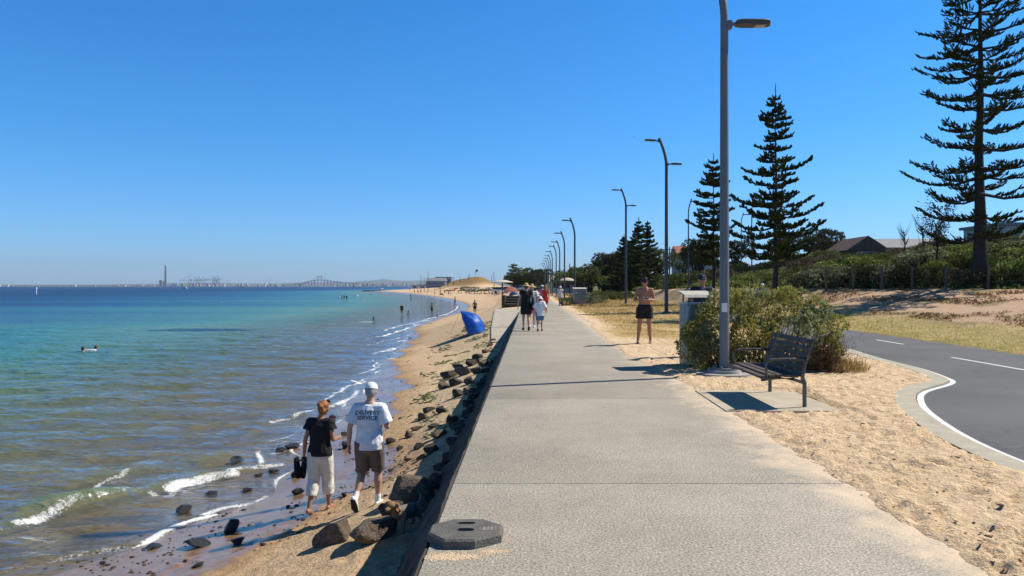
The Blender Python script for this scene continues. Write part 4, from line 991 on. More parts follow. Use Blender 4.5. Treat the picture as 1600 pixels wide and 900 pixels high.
# white ship with a sloping bow
t = thing('ship', 'large white ship moored right of the tall chimney', 'ship', ((271.5-CX)/F_*5900, 5900, ZW))
MB().prism([(-30, -7), (26, -7), (38, 0), (26, 7), (-30, 7)], -1, 11).build('hull', m_white, t)
MB().add([(-26, -6, 11.1), (34, -4, 11.1), (34, 4, 11.1), (-26, 6, 11.1), (6, -5, 20), (32, -3, 27), (32, 3, 27), (6, 5, 20)], [(0, 1, 2, 3), (4, 5, 6, 7), (0, 1, 5, 4), (1, 2, 6, 5), (2, 3, 7, 6), (3, 0, 4, 7)]).build('superstructure', m_white, t)
MB().box((27, -4, 8), (39, -.5, 11)).build('stern_door', m_dkc, t)
def crane(px, D, yb, ytop, reach, back, label):
    p = w2(px, yb, D); hb = p[2]+2; ht = 1.6+(CY-ytop)/F_*D+2
    t = thing('port_crane', label, 'crane', (p[0], D, -2), 0, 'container cranes of the far port')
    mb = MB()
    for sx in (-11, 11):
        for sy in (-9, 9): mb.limb([(sx, sy, 0), (sx*.8, sy, hb)], [1.3]*2, n=4, cap='flat')
    for sy in (-9, 9): mb.box((-11, sy-1, hb*.42), (11, sy+1, hb*.42+2.2))
    mb.build('legs', m_far, t)
    MB().box((-reach, -2.5, hb), (back, 2.5, hb+3.4)).build('boom', m_far, t)
    MB().box((4, -4, hb+3.5), (15, 4, hb+9)).build('machine_house', m_far, t)
    mb = MB(); mb.limb([(-9, 0, hb+3), (-5, 0, ht)], [1.2, .9], n=5, cap='flat'); mb.limb([(9, 0, hb+3), (-3, 0, ht)], [.9, .8], n=5, cap='flat'); mb.box((-9, -3, ht-1), (0, 3, ht+1.5))
    mb.build('apex_frame', m_far, t)
    MB().limb([(-5, 0, ht), (-reach*.75, 0, hb+3)], [.55]*2, n=4).build('stay', m_far, t)
    return t
for i, (px, D, yb, yt, re, bk) in enumerate(((297, 6450, 438.2, 432.6, 95, 30), (306, 6500, 438.2, 432.8, 45, 40), (312, 6480, 438.0, 433, 45, 35), (319, 6520, 438.1, 433.2, 40, 60), (334, 6550, 436.6, 430.6, 70, 35), (341, 6560, 436.4, 431, 50, 45), (337, 6600, 439.2, 433.5, 35, 30))):
    crane(px, D, yb, yt, re, bk, ['leftmost blue grey container crane with the longest boom', 'container crane second from the left in the far port', 'container crane third from the left in the far port', 'container crane in the middle of the far port row', 'taller container crane left of the two tallest', 'rightmost tall container crane in the far port', 'low container crane between the two tallest'][i])
# cable stayed bridge
DB = 9000; t = thing('cable_stayed_bridge', 'long high cable stayed bridge with two masts on the horizon', 'bridge', ((500-CX)/F_*DB, DB, 0))
bx = [(440, 446.2), (455, 445.2), (468, 443.2), (480, 440.2), (490, 438.2), (500, 437.4), (510, 438), (522, 439.6), (540, 441.6), (560, 443.4), (585, 445), (605, 446.2)]
dk = [Vector(((px-500)/F_*DB, 0, 1.6+(CY-py)/F_*DB)) for px, py in bx]
MB().limb([p_ for p_ in dk], [(18, 5.5)]*len(dk), n=6, cap='flat', side=(0, 1, 0)).build('deck', m_brg, t)
for px in np.arange(462, 590, 5.0):
    if 494 < px < 507: continue
    x = (px-500)/F_*DB; z = float(np.interp(px, [q[0] for q in bx], [1.6+(CY-q[1])/F_*DB for q in bx])); MB().box((x-4, -12, -4), (x+4, 12, z)).build('pier', m_brg, t)
for px, yt in ((497, 430.5), (502, 430)):
    x = (px-500)/F_*DB; zt = 1.6+(CY-yt)/F_*DB; MB().box((x-2.6, -5, -4), (x+2.6, 5, zt)).build('mast', m_brg, t)
    mb = MB()
    for k in (-95, -60, 60, 95): mb.limb([(x, 0, zt-5), (x+k, 0, 78)], [.8]*2, n=4)
    mb.build('stay_cables', m_brg, t)
# port and city buildings
bl = None; GL = 'low buildings along the far shore'
cols = [mat('far_white', (.62, .62, .6), .8), mat('far_grey', (.28, .3, .33), .8), mat('far_tan', (.42, .34, .28), .8), mat('far_slate', (.12, .14, .18), .8)]
r5 = random.Random(5); protos = []
for k, c in enumerate(cols):
    t = thing('shore_building', 'x', 'building', (0, 0, 0), 0, GL)
    MB().box((-10, -10, 0), (10, 10, 10)).build('wall', c, t); MB().box((-10.3, -10.3, 10.02), (10.3, 10.3, 11)).build('roof', cols[(k+1) % 4], t); protos.append([t, 0])
cn = ['white', 'grey', 'tan', 'slate grey']
for k in range(110):
    px = r5.choice([r5.uniform(0, 250), r5.uniform(270, 480), r5.uniform(300, 440), r5.uniform(520, 680), r5.uniform(560, 680)]); c = r5.choice([0, 0, 1, 2, 3, 3]) if px > 250 else r5.choice([3, 3, 1, 2, 0])
    D = r5.uniform(6300, 6600); hpx = r5.uniform(1.0, 3.6) if px > 260 else r5.uniform(.8, 2.0); s = D/F_*hpx/10*1.25; wx = r5.uniform(.8, 3.5)*D/F_/20
    sec = 'left of the chimney' if px < 255 else ('around the port cranes' if px < 360 else ('between the cranes and the bridge' if px < 500 else 'right of the bridge'))
    lb = 'low %s building on the far shore %s' % (cn[c], sec)
    pr = protos[c]
    if pr[1] == 0: o = pr[0]; pr[1] = 1; o.location = ((px-CX)/F_*D, D, -2); o['label'] = lb
    else: o = copy_tree(pr[0], loc=((px-CX)/F_*D, D, -2), label=lb)
    o['group'] = cn[c]+' buildings '+sec
    o.scale = (wx, 1, s+.25)
for p_ in protos: pass
for k, (px, yt) in enumerate(((356, 435), (422, 432.5), (473, 441), (658, 432))):
    p = w2(px, yt, 6300); t = thing('mast', ['thin mast right of the port cranes', 'thin mast midway between cranes and bridge', 'short mast left of the bridge', 'thin mast at the left end of the far beach'][k], 'mast', (p[0], 6300, -2))
    MB().limb([(0, 0, 0), (0, 0, p[2])], [1.8, 1.0], n=6, cap='flat').build('pole', m_far, t)
# boats
def sailboat(px, py, hpx, label, sails=1):
    D = (1.6-ZW)*F_/(py-CY); s = hpx*D/F_/10.; t = thing('sailboat', label, 'sailboat', ((px-CX)/F_*D, D, ZW), 0)
    MB().prism([(-2.6*s, -.5*s), (1.6*s, -.8*s), (3.2*s, 0), (1.6*s, .8*s), (-2.6*s, .5*s)], -.2*s, .9*s).build('hull', m_white, t)
    MB().limb([(.3*s, 0, .8*s), (.3*s, 0, 10*s)], [.09*s, .05*s], n=6).build('mast', m_tile, t)
    MB().add([(.2*s, .04*s, 1.5*s), (-2.6*s, .3*s, 1.6*s), (.25*s, .04*s, 9.7*s), (-.9*s, .35*s, 4.5*s), (.2*s, -.04*s, 1.5*s), (-2.6*s, .22*s, 1.6*s), (.25*s, -.04*s, 9.7*s), (-.9*s, .27*s, 4.5*s)], [(0, 1, 3), (0, 3, 2), (1, 3, 7, 5), (4, 7, 5), (4, 6, 7), (2, 6, 7, 3)]).build('mainsail', m_white, t)
    MB().add([(.45*s, 0, 1.4*s), (3*s, .1*s, 1.3*s), (.4*s, 0, 8*s), (.45*s, .1*s, 1.4*s)], [(0, 1, 2), (3, 2, 1), (0, 3, 1), (0, 2, 3)]).build('jib', m_white, t)
    return t
sailboat(552.5, 450.2, 7.5, 'larger white sailing boat just right of the bridge'); sailboat(561, 449.8, 4.5, 'smaller white sailing boat right of the larger one')
sailboat(376, 450.2, 6.0, 'white sailing boat right of the port cranes'); sailboat(379, 450.3, 5.0, 'small white sailing boat touching the one right of the cranes'); sailboat(373.6, 450.1, 4.2, 'dark little sailing boat left of its two white neighbours')
D = 4100; t = thing('motor_boat', 'white motor boat on the water in front of the port cranes', 'motor boat', ((290-CX)/F_*900, 900, ZW))
MB().prism([(-3.2, -1.2), (2.0, -1.2), (3.6, 0), (2.0, 1.2), (-3.2, 1.2)], -.2, 1.2).build('hull', m_white, t); MB().box((-2.0, -.9, 1.22), (1.0, .9, 2.5), bev=.15).build('cabin', m_white, t); MB().box((-1.8, -.94, 1.7), (.8, -.91, 2.2)).build('window', m_glass, t)
p = hit(57, 459.5, ZW); t = thing('channel_marker', 'white channel marker post standing in the water at the left', 'marker', (p.x, p.y, ZW))
MB().limb([(0, 0, -1), (0, 0, 2.2)], [.22, .22], n=10, cap='flat').build('post', m_white, t); MB().limb([(0, 0, 2.2), (0, 0, 2.9)], [.45, .3], n=10, cap='flat').build('topmark', m_white, t)
# rocky groyne beyond the beach tip
for k in range(16):
    px = 570+k*1.9; D = 520; x = (px-CX)/F_*D
    o = bpy.data.objects.new('rock', RM[0][k % 4]); COL.objects.link(o); o.location = (x, D+random.uniform(-3, 3), ZW+.1); s = random.uniform(.8, 1.5); o.scale = (s*.9, s, s*.8); o.rotation_euler = (0, 0, k)
    tag(o, 'dark rock of the low groyne off the far beach tip', 'rock', 'rocks of the far groyne')
# cars parked behind the beach
def car_proto(m):
    t = thing('parked_car', 'x', 'car', (0, 0, 0), 0, 'cars parked behind the beach')
    prof = [(-2.1, .35), (-2.15, .75), (-1.9, .92), (-1.2, .95), (1.2, .95), (2.0, .80), (2.15, .6), (2.1, .35)]; n = len(prof)
    V = [(x, -.85, z) for x, z in prof]+[(x, .85, z) for x, z in prof]; MB().add(V, [tuple(range(n))[::-1], tuple(range(n, 2*n))]+[(k, (k+1) % n, n+(k+1) % n, n+k) for k in range(n)]).build('body', m, t)
    c = [(-1.6, .952), (-1.2, 1.42), (.35, 1.45), (1.1, .952)]; V = [(x, -.76+(z-.95)*.25, z) for x, z in c]+[(x, .76-(z-.95)*.25, z) for x, z in c]
    MB().add(V, [(3, 2, 1, 0), (4, 5, 6, 7), (0, 1, 5, 4), (1, 2, 6, 5), (2, 3, 7, 6), (3, 0, 4, 7)]).build('cabin', m_glass, t)
    for x in (-1.35, 1.35):
        for y in (-.87, .67): MB().limb([(x, y, .32), (x, y+.2, .32)], [.32]*2, n=14, cap='flat').build('wheel', m_blk, t)
    return t
cp = [(car_proto(mat('car_white', (.7, .7, .7), .3)), 'white'), (car_proto(mat('car_silver', (.4, .42, .45), .3)), 'silver'), (car_proto(mat('car_dark', (.04, .05, .07), .3)), 'dark')]
used = set()
for k, (px, D) in enumerate(((783, 190), (789, 205), (795, 193), (801, 210), (808, 195), (814, 208), (820, 196), (826, 212), (833, 199), (840, 210), (778, 225), (846, 204))):
    pr, c = cp[k % 3]; x = (px-CX)/F_*D; lc = (x, D, gz(x, D)+.35)
    lb = '%s car parked behind the beach near the large shade umbrella' % c
    if c in used: o = copy_tree(pr, loc=lc, rz=random.uniform(-.2, .2)+(1.57 if k % 2 else 0), label=lb)
    else: o = pr; used.add(c); o.location = lc; o['label'] = lb
    o['group'] = c+' cars parked behind the beach'
# ================================================================== VEGETATION
def frames(Dv):
    Dv = Dv/np.linalg.norm(Dv, axis=1)[:, None]
    up = np.where(np.abs(Dv[:, 2:3]) > .9, np.array([[1., 0, 0]]), np.array([[0, 0, 1.]]))
    u = np.cross(Dv, up); u /= np.linalg.norm(u, axis=1)[:, None]; w_ = np.cross(u, Dv); return Dv, u, w_
def spindles(P, Dv, Ln, r, curl, tint, n=5):
    """P, Dv (N,3); each a short knobbly finger of foliage"""
    N = len(P); Dv, u, w_ = frames(Dv); T = np.array([0, .3, .7, 1.0]); RF = np.array([.55, 1.0, .85, .12])
    V = np.zeros((N, 4, n, 3))
    for j in range(4):
        c = P+Dv*(Ln*T[j])[:, None]; c[:, 2] += curl*Ln*T[j]**2
        for k in range(n):
            a = 2*np.pi*k/n; rr = r*RF[j]*(.7+.6*rng.random(N))
            V[:, j, k] = c+(u*np.cos(a)+w_*np.sin(a))*rr[:, None]
    F = []
    for j in range(3):
        for k in range(n): F.append((j*n+k, j*n+(k+1) % n, (j+1)*n+(k+1) % n, (j+1)*n+k))
    F = np.array(F); Fa = (F[None]+(np.arange(N)*4*n)[:, None, None]).reshape(-1, 4)
    return V.reshape(-1, 3), Fa, np.repeat(tint, 4*n)
m_pine = leaf_mat('pine_foliage', (.032, .042, .015), (.10, .12, .038), (.22, .20, .075), .42)
m_bark = mat('pine_bark', (.045, .036, .030), .95, .3, 6, 1.0, 18)
def pine(name, label, loc, H, prof, z_first, spacing, nper, dens=1.0, r_trunk=.28, thick=.055, rise=.12, curl=.12, lean=.0, group=None, rough_rand=.25, seed=1, n=5, tuft=2, upness=1.0, bare=.16):
    global rng; rng = np.random.default_rng(seed); r = random.Random(seed)
    t = thing(name, label, 'pine tree', loc, 0, group)
    tp = [(lean*k/10.+.04*math.sin(k*1.3), .03*math.sin(k*2.1), -.3+(H+.3)*k/10.) for k in range(11)]
    limbs = MB().limb(tp, [r_trunk*1.25]+[r_trunk*(1-.97*(k/10.)**.72) for k in range(1, 11)], n=14); P, Dv, Ln, Rr, Tn = [], [], [], [], []
    z = z_first
    while z < H-.15:
        f = z/H; L0 = float(np.interp(z, [p[0] for p in prof], [p[1] for p in prof])); a0 = r.uniform(0, 6.28); k_ = nper if L0 > .5 else 4
        for k in range(k_):
            a = a0+2*math.pi*k/k_+r.uniform(-.25, .25); L = L0*r.uniform(1-rough_rand, 1+rough_rand*.45); zz = z+r.uniform(-.22, .22)*spacing
            if L < .15: continue
            dh = np.array([math.cos(a), math.sin(a), 0]); sd = np.array([-dh[1], dh[0], 0]); rs = rise*(.2+1.6*f)+r.uniform(-.07, .07); cl = curl*r.uniform(.5, 1.4)
            base = np.array([lean*f, 0, zz]); ax = lambda q: base+dh*L*q*(1-.04*q)+np.array([0, 0, L*(rs*q-.16*math.sin(math.pi*q)*(1-f)+cl*q**2.2)])+sd*L*.06*math.sin(q*2.5+a)
            limbs.limb([ax(0), ax(.3), ax(.6), ax(.97)], [.020+.020*L, .016+.013*L, .013+.006*L, .012], n=5, cap='flat')
            stp = .15/dens; q = bare*r.uniform(.6, 1.4) if L > 1.2 else .08
            while q < 1.0:
                p = ax(q); ln = (.50*(1-.55*q)+.10)*min(1, .35+L/2.6)*r.uniform(.7, 1.2)
                for sgn in (-1, 1):
                    if r.random() < .10: continue
                    d = dh*.75+sd*sgn*r.uniform(.55, 1.0)+np.array([0, 0, r.uniform(.0, .35)])
                    d /= np.linalg.norm(d); P.append(p); Dv.append(d); Ln.append(ln); Rr.append(thick*r.uniform(.65, 1.0)); tb = r.random(); Tn.append(tb*.8)
                    for g in range(tuft):
                        h_ = r.uniform(.25, .95); pp = p+d*ln*h_; d2 = d*(.45+.5*(1-upness))+np.array([0, 0, r.uniform(.55, 1.1)*upness])+sd*r.uniform(-.45, .45)
                        P.append(pp); Dv.append(d2); Ln.append(ln*r.uniform(.38, .6)); Rr.append(thick*r.uniform(.8, 1.35)); Tn.append(min(1, tb*.7+.3*r.random()))
                q += stp/L*r.uniform(.7, 1.3)
            P.append(ax(.93)); Dv.append(dh*.7+np.array([0, 0, .6])); Ln.append(.28); Rr.append(thick*1.2); Tn.append(.7)
        z += spacing*r.uniform(.75, 1.25)*(1 if f < .75 else .75)
    P.append(np.array([lean, 0, H-.35])); Dv.append(np.array([0, 0, 1.])); Ln.append(.75); Rr.append(thick*.7); Tn.append(.5)
    limbs.build('trunk', m_bark, t, auto=50)
    V, Fa, Ti = spindles(np.array(P), np.array(Dv), np.array(Ln), np.array(Rr), .25, np.array(Tn), n)
    link('crown', fast_mesh('crown', V, Fa, False, {'tint': Ti}), m_pine, t)
    return t
pine('norfolk_pine', 'tall sparse pine with wide tiered branches at the right edge of the view', (23.1, 38, gz(23.1, 38)-.1), 18.6, [(0, 2.6), (3, 3.3), (9, 3.5), (13, 3.3), (16.5, 1.8), (18.6, .2)], 2.6, .86, 6, 1.1, .38, .030, .06, .12, .05, seed=7, rough_rand=.5, upness=.5, bare=.24)
pine('norfolk_pine', 'dense conical pine standing behind the shrub right of the near lamp pole', (14.95, 45, gz(14.95, 45)-.1), 12.1, [(0, 2.0), (2.6, 2.7), (4.6, 2.7), (5.6, 2.0), (7.2, 1.9), (8, 1.25), (10.5, .85), (12, .15)], 2.1, .62, 6, .85, .20, .048, .07, .12, .0, seed=3, tuft=3, rough_rand=.55, upness=.7, bare=.22)
pine('norfolk_pine', 'medium pine just left of the near lamp pole behind the steel bin', (14.9, 60, gz(14.9, 60)-.1), 10.6, [(0, 1.9), (2.6, 2.3), (4.5, 2.2), (6, 1.5), (7.5, 1.4), (9.5, .8), (10.5, .2)], 2.2, .64, 6, .85, .18, .056, .10, .12, .0, seed=9, tuft=3, rough_rand=.45, upness=.7)
for i, (px, D, yt, l) in enumerate(((990, 112, 368, 'second pine of the dark cluster behind the shirtless man'), (998, 118, 343, 'tallest pine of the dark cluster behind the shirtless man'), (1012, 121, 348, 'right hand pine of the dark cluster behind the shirtless man'), (975, 120, 370, 'left hand pine of the dark cluster behind the shirtless man'), (958, 130, 400, 'low outermost pine left of the dark cluster'))):
    x = (px-CX)/F_*D; z0 = gz(x, D); H = 1.6+(CY-yt)/F_*D-z0
    pine('norfolk_pine', l, (x, D, z0-.1), H, [(0, 2.6), (H*.25, 2.6), (H*.6, 1.6), (H*.9, .6), (H, .15)], .8, .62, 6, .62, .16, .13, .10, .15, seed=20+i, n=4, tuft=2, group='pines of the dark cluster')
x = (803-CX)/F_*330; pine('norfolk_pine', 'lone small flat tiered pine on the skyline behind the large shade umbrella', (x, 330, gz(x, 330)), 1.6+(447-413)/F_*330-gz(x, 330), [(0, 1), (3.5, 4.2), (6, 3.6), (9, 2.2), (12, .3)], 3.5, 1.3, 6, .3, .3, .30, .03, .10, seed=33, n=4)

def leaves(P, Nn, size, tint, asp=.45, per=1, spread=.9, fold=False):
    """leaf quads (rhombus) at P pointing along Nn with random spread"""
    P = np.repeat(P, per, 0); Nn = np.repeat(Nn, per, 0); size = np.repeat(size, per)*(.6+.8*rng.random(len(P))); tint = np.clip(np.repeat(tint, per)+rng.normal(0, .10, len(P)), 0, 1)
    d = Nn+rng.normal(0, spread, P.shape); d, u, w_ = frames(d); a = rng.uniform(0, 2*np.pi, len(P))[:, None]; s_ = u*np.cos(a)+w_*np.sin(a)
    s = size[:, None]; V = np.stack([P, P+d*s*.5+s_*s*asp*.5, P+d*s, P+d*s*.5-s_*s*asp*.5], 1).reshape(-1, 3)
    F = np.arange(len(P)*4).reshape(-1, 4); return V, F, np.repeat(tint, 4)
def blobs_points(bl, n, shell=.35):
    """points near the surfaces of several ellipsoids, those buried deep in another are dropped"""
    vol = np.array([b[3]*b[4]+b[4]*b[5]+b[3]*b[5] for b in bl]); idx = rng.choice(len(bl), n, p=vol/vol.sum()); B = np.array(bl)[idx]
    d = rng.normal(0, 1, (n, 3)); d /= np.linalg.norm(d, axis=1)[:, None]; rad = 1-shell*rng.random(n)**1.5
    P = B[:, :3]+d*B[:, 3:6]*rad[:, None]; keep = P[:, 2] > .0
    for b in bl:
        q = ((P-np.array(b[:3]))/np.array(b[3:6])); keep &= (q**2).sum(1) > .52
    return P[keep], d[keep], rad[keep]
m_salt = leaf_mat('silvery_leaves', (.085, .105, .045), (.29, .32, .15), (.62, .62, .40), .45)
m_yell = leaf_mat('yellow_green_leaves', (.12, .125, .03), (.34, .32, .09), (.62, .54, .22), .45)
m_dry = mat('dry_twigs', (.13, .085, .055), .95, .3, 5)
# the shrub by the lamp post
rng = np.random.default_rng(40); r = random.Random(40)
t = thing('saltbush', 'large silvery green shrub behind the lamp post and timber bench', 'shrub', (4.58, 14.2, 0)); t.scale = (.87, .95, 1)
bl = []
cl = [(-1.55, -.30, .36, .32, .35, .34), (-1.35, -.25, .55, .50, .45, .60), (-.9, .0, .85, .6, .55, .62), (-.3, .1, 1.0, .62, .6, .62), (.35, .05, .95, .6, .6, .60), (.95, .0, .70, .58, .6, .55), (1.05, -.2, .38, .38, .45, .38), (-.5, -.45, .5, .6, .4, .5), (.3, -.45, .5, .6, .4, .52), (-1.2, -.3, .3, .4, .4, .35), (.9, -.4, .35, .4, .35, .36), (0, .5, .8, 1.2, .5, .7)]
for c in cl:
    bl.append(c)
    for k in range(9):
        d = Vector((r.gauss(0, 1), r.gauss(0, 1), abs(r.gauss(0, .8)))).normalized(); s = r.uniform(.13, .26)
        bl.append((c[0]+d.x*c[3]*.95, c[1]+d.y*c[4]*.95, c[2]+d.z*c[5]*.95, s, s, s*.9))
P, d, rad = blobs_points(bl, 30000, .5)
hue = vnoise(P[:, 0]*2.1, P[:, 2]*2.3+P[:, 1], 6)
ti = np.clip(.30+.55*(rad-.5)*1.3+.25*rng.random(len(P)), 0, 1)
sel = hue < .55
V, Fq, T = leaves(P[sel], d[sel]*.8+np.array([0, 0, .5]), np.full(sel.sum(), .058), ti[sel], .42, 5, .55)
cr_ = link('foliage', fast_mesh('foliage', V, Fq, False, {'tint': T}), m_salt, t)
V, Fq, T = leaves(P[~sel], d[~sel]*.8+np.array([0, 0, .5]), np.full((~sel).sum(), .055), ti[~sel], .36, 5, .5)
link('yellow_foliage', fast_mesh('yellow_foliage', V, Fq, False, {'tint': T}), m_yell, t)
mb = MB()
for k in range(260):
    c = r.choice(cl); a = r.uniform(0, 6.28); q = Vector((c[0]+c[3]*r.uniform(-.9, .9), c[1]+c[4]*r.uniform(-.9, .9), c[2]+c[5]*r.uniform(-.3, .75)))
    b0 = Vector((c[0]*.7+r.uniform(-.2, .2), c[1]*.6, 0)); mid = b0.lerp(q, .5)+Vector((r.uniform(-.1, .1), r.uniform(-.1, .1), -.05)); mb.limb([b0, mid, q], [.014, .009, .003], n=4, cap='flat')
mb.build('stems', m_dry, t)
# dead reddish skirt at the right foot of the shrub
P = np.stack([rng.normal(1.0, .26, 2600), rng.normal(-.45, .25, 2600), np.abs(rng.normal(0, .28, 2600))], -1)
V, Fq, T = leaves(P, np.tile([0.3, -.3, .8], (len(P), 1)), np.full(len(P), .11), rng.random(len(P)), .07, 2, .6)
link('dead_twigs', fast_mesh('dead_twigs', V, Fq, False, {'tint': T}), leaf_mat('dead_twigs', (.07, .035, .025), (.20, .11, .07), None, .1), t)

# shrub and tree crowns used many times on the dune
MAT_L = {'silver': leaf_mat('dune_silver_leaves', (.07, .08, .045), (.27, .29, .16), (.50, .50, .32), .42),
         'green': leaf_mat('dune_green_leaves', (.055, .08, .02), (.23, .29, .08), (.46, .48, .18), .5),
         'dark': leaf_mat('dark_scrub_leaves', (.018, .021, .010), (.072, .08, .038), (.15, .15, .08), .3),
         'brown': leaf_mat('brown_scrub_leaves', (.055, .04, .025), (.20, .15, .095), (.33, .26, .17), .3),
         'olive': leaf_mat('olive_leaves', (.035, .042, .014), (.16, .18, .06), (.30, .30, .12), .45)}
def bush_proto(kind, seed, n, leaf, w_=1.0, h=.8, tree=False, asp=.5, gaps=.0):
    global rng; rng = np.random.default_rng(seed); r = random.Random(seed); bl = []; z0 = 1.1 if tree else .0
    for k in range(9 if not tree else 12):
        a = r.uniform(0, 6.28); q = r.random()**.6*.62; s = r.uniform(.30, .48)
        bl.append((math.cos(a)*q*w_, math.sin(a)*q*w_, z0+h*r.uniform(.28, .70)*(1-.35*q), s*w_, s*w_, s*h*.95))
    for c in list(bl):
        for k in range(6):
            d = Vector((r.gauss(0, 1), r.gauss(0, 1), r.gauss(.2, .8))).normalized(); s = r.uniform(.09, .17)*w_
            bl.append((c[0]+d.x*c[3], c[1]+d.y*c[4], c[2]+d.z*c[5], s, s, s*.8))
    P, d, rad = blobs_points(bl, n, .45)
    V, Fq, T = leaves(P, d*.7+np.array([0, 0, .35]), np.full(len(P), leaf), np.clip(.15+.9*rng.random(len(P))*vnoise(P[:, 0]*4+P[:, 2]*3, P[:, 1]*4, seed)*1.3, 0, 1), asp, 3, .7)
    fo = fast_mesh('foliage', V, Fq, False, {'tint': T}); fo.materials.append(MAT_L[kind]); mb = MB()
    for k in range(14 if tree else 10):
        c = bl[k % 9]; mb.limb([(r.uniform(-.05, .05), r.uniform(-.05, .05), -.1), (c[0]*.4, c[1]*.4, c[2]*.55), (c[0], c[1], c[2])], [.06 if tree else .03, .035 if tree else .02, .01], n=5, cap='flat')
    st = mb.mesh('stems'); st.materials.append(m_bark if tree else m_dry); return fo, st
PR = {k: [bush_proto(k, s+i, n, lf, 1, h) for i in range(3)] for k, s, n, lf, h in (('silver', 100, 2600, .085, .8), ('green', 110, 2600, .095, .7), ('dark', 120, 2800, .085, .75), ('brown', 130, 2200, .085, .7), ('olive', 140, 2600, .09, .8))}
PT = {k: [bush_proto(k, s+i, 3200, .10, 1, 1.1, True) for i in range(2)] for k, s in (('dark', 200), ('olive', 210), ('green', 220))}
def plant(kind, x, y, s, h, label, group=None, tree=False, name=None, sink=.16):
    fo, st = random.choice((PT if tree else PR)[kind]); z = gz(x, y)-sink*h
    t = thing(name or ('tree' if tree else 'shrub'), label, 'tree' if tree else 'shrub', (x, y, z), random.uniform(0, 6.28), group); t.scale = (s, s, h)
    link('crown' if tree else 'foliage', fo, None, t); link('trunk' if tree else 'stems', st, None, t); return t
random.seed(77)
# first row behind the fence, named by what they stand beside
row = [(1262, 1.3, 1.7, 'silver', 'grey silvery shrub at the left end of the hedge, right of the middle pine'), (1300, 1.4, 1.9, 'silver', 'second silvery shrub from the left end of the hedge'), (1238, 1.0, 1.4, 'brown', 'brownish dry shrub at the left corner of the hedge'),
       (1335, 1.3, 1.8, 'dark', 'dark leaved shrub in the hedge left of the first fence post'), (1362, 1.3, 1.8, 'silver', 'silver grey shrub beside the first fence post'), (1400, 1.3, 1.6, 'dark', 'dark shrub between the first two fence posts'),
       (1448, 1.2, 1.4, 'olive', 'olive shrub between the second and third fence posts'), (1495, 1.2, 1.3, 'brown', 'brown scrubby shrub left of the tall right pine'), (1565, 1.2, 1.7, 'green', 'bright green leafy shrub right of the tall pine trunk'), (1605, 1.3, 1.9, 'green', 'bright green shrub at the right edge of the view'), (1580, .9, .9, 'brown', 'low brown shrub in front of the bright green ones at the right edge'), (1530, .8, .9, 'dark', 'low dark shrub at the foot of the tall right pine')]
for px, s, h, k, l in row:
    D = float(np.interp(px, [1240, 1400, 1500, 1600], [44.5, 40.6, 38.2, 36.4])); plant(k, at(px, D).x+.5, D, s, h, l)
toe = lambda D: 12+float(toe_w(D))
def field(n, px0, px1, D0, D1, kinds, s0, s1, label, group, hs=1.0, tree=False, cond=None):
    c = 0; tr_ = 0
    while c < n and tr_ < n*30:
        tr_ += 1; px = random.uniform(px0, px1); D = D0*(D1/D0)**random.random(); x = (px-CX)/F_*D
        if cond and not cond(x, D): continue
        s = random.uniform(s0, s1); k = random.choice(kinds); kn = {'silver': 'silvery', 'green': 'bright green', 'dark': 'dark', 'brown': 'dry brown', 'olive': 'olive green'}[k]
        plant(k, x, D, s, s*hs*random.uniform(.8, 1.2), label % kn, group % kn, tree, sink=.16 if hs > .55 else .32); c += 1
slope = lambda x, D: x > toe(D)+1.5
field(40, 1245, 1640, 38, 56, ['green', 'green', 'green', 'silver', 'olive'], .9, 1.5, '%s shrub in the broad green belt behind the fence', '%s shrubs of the belt behind the fence', .9, cond=slope)
field(26, 1240, 1660, 54, 74, ['brown', 'dark', 'brown', 'brown', 'olive'], 1.1, 1.9, '%s scrub below the houses on top of the dune', '%s scrub below the houses', .9, cond=slope)
field(22, 1230, 1660, 72, 104, ['dark', 'brown', 'brown'], 1.5, 2.4, '%s scrub on the crest of the dune against the sky', '%s scrub on the dune crest', .9, cond=slope)
field(14, 1090, 1240, 52, 66, ['green', 'olive', 'green'], 1.0, 1.6, '%s low shrub between the two middle pines', '%s shrubs between the middle pines', .6, cond=lambda x, D: x > 15.3)
field(26, 1040, 1330, 80, 130, ['dark', 'dark', 'olive', 'brown'], 2.0, 3.2, '%s tea tree scrub in the belt behind the middle pines', '%s tea trees behind the middle pines', .85, cond=lambda x, D: x > 16)
field(9, 1060, 1300, 110, 140, ['dark', 'olive'], 2.6, 3.4, '%s rounded tree rising over the scrub behind the middle pines', '%s trees behind the middle pines', .95, True, lambda x, D: x > 18)
field(24, 925, 1110, 88, 120, ['green', 'olive', 'dark'], 1.1, 1.9, '%s shrub in the hedge across the dry lawn', '%s shrubs of the hedge across the lawn', .8, cond=lambda x, D: x > 9.5)
field(16, 930, 1070, 125, 165, ['dark', 'olive'], 2.8, 4.0, '%s tree of the belt behind the pine cluster', '%s trees behind the pine cluster', .95, True)
field(20, 896, 960, 78, 110, ['silver', 'olive', 'green'], .9, 1.5, '%s shrub on the right of the far path', '%s shrubs on the right of the far path', .8, cond=lambda x, D: x > 5.2)
field(22, 850, 960, 120, 230, ['dark', 'olive', 'green'], 2.0, 3.4, '%s bushy tree in the belt right of the row of lamps', '%s bushy trees right of the row of lamps', .8, True, lambda x, D: x > 6)
field(14, 790, 850, 235, 330, ['dark', 'olive'], 3.2, 5.0, '%s tree behind the parked cars', '%s trees behind the parked cars', .75, True)
field(22, 690, 800, 300, 345, ['olive', 'green', 'silver'], 2.2, 3.4, '%s low bush along the back of the far beach', '%s bushes along the back of the far beach', .5, cond=lambda x, D: x > float(Xs(D))+18)
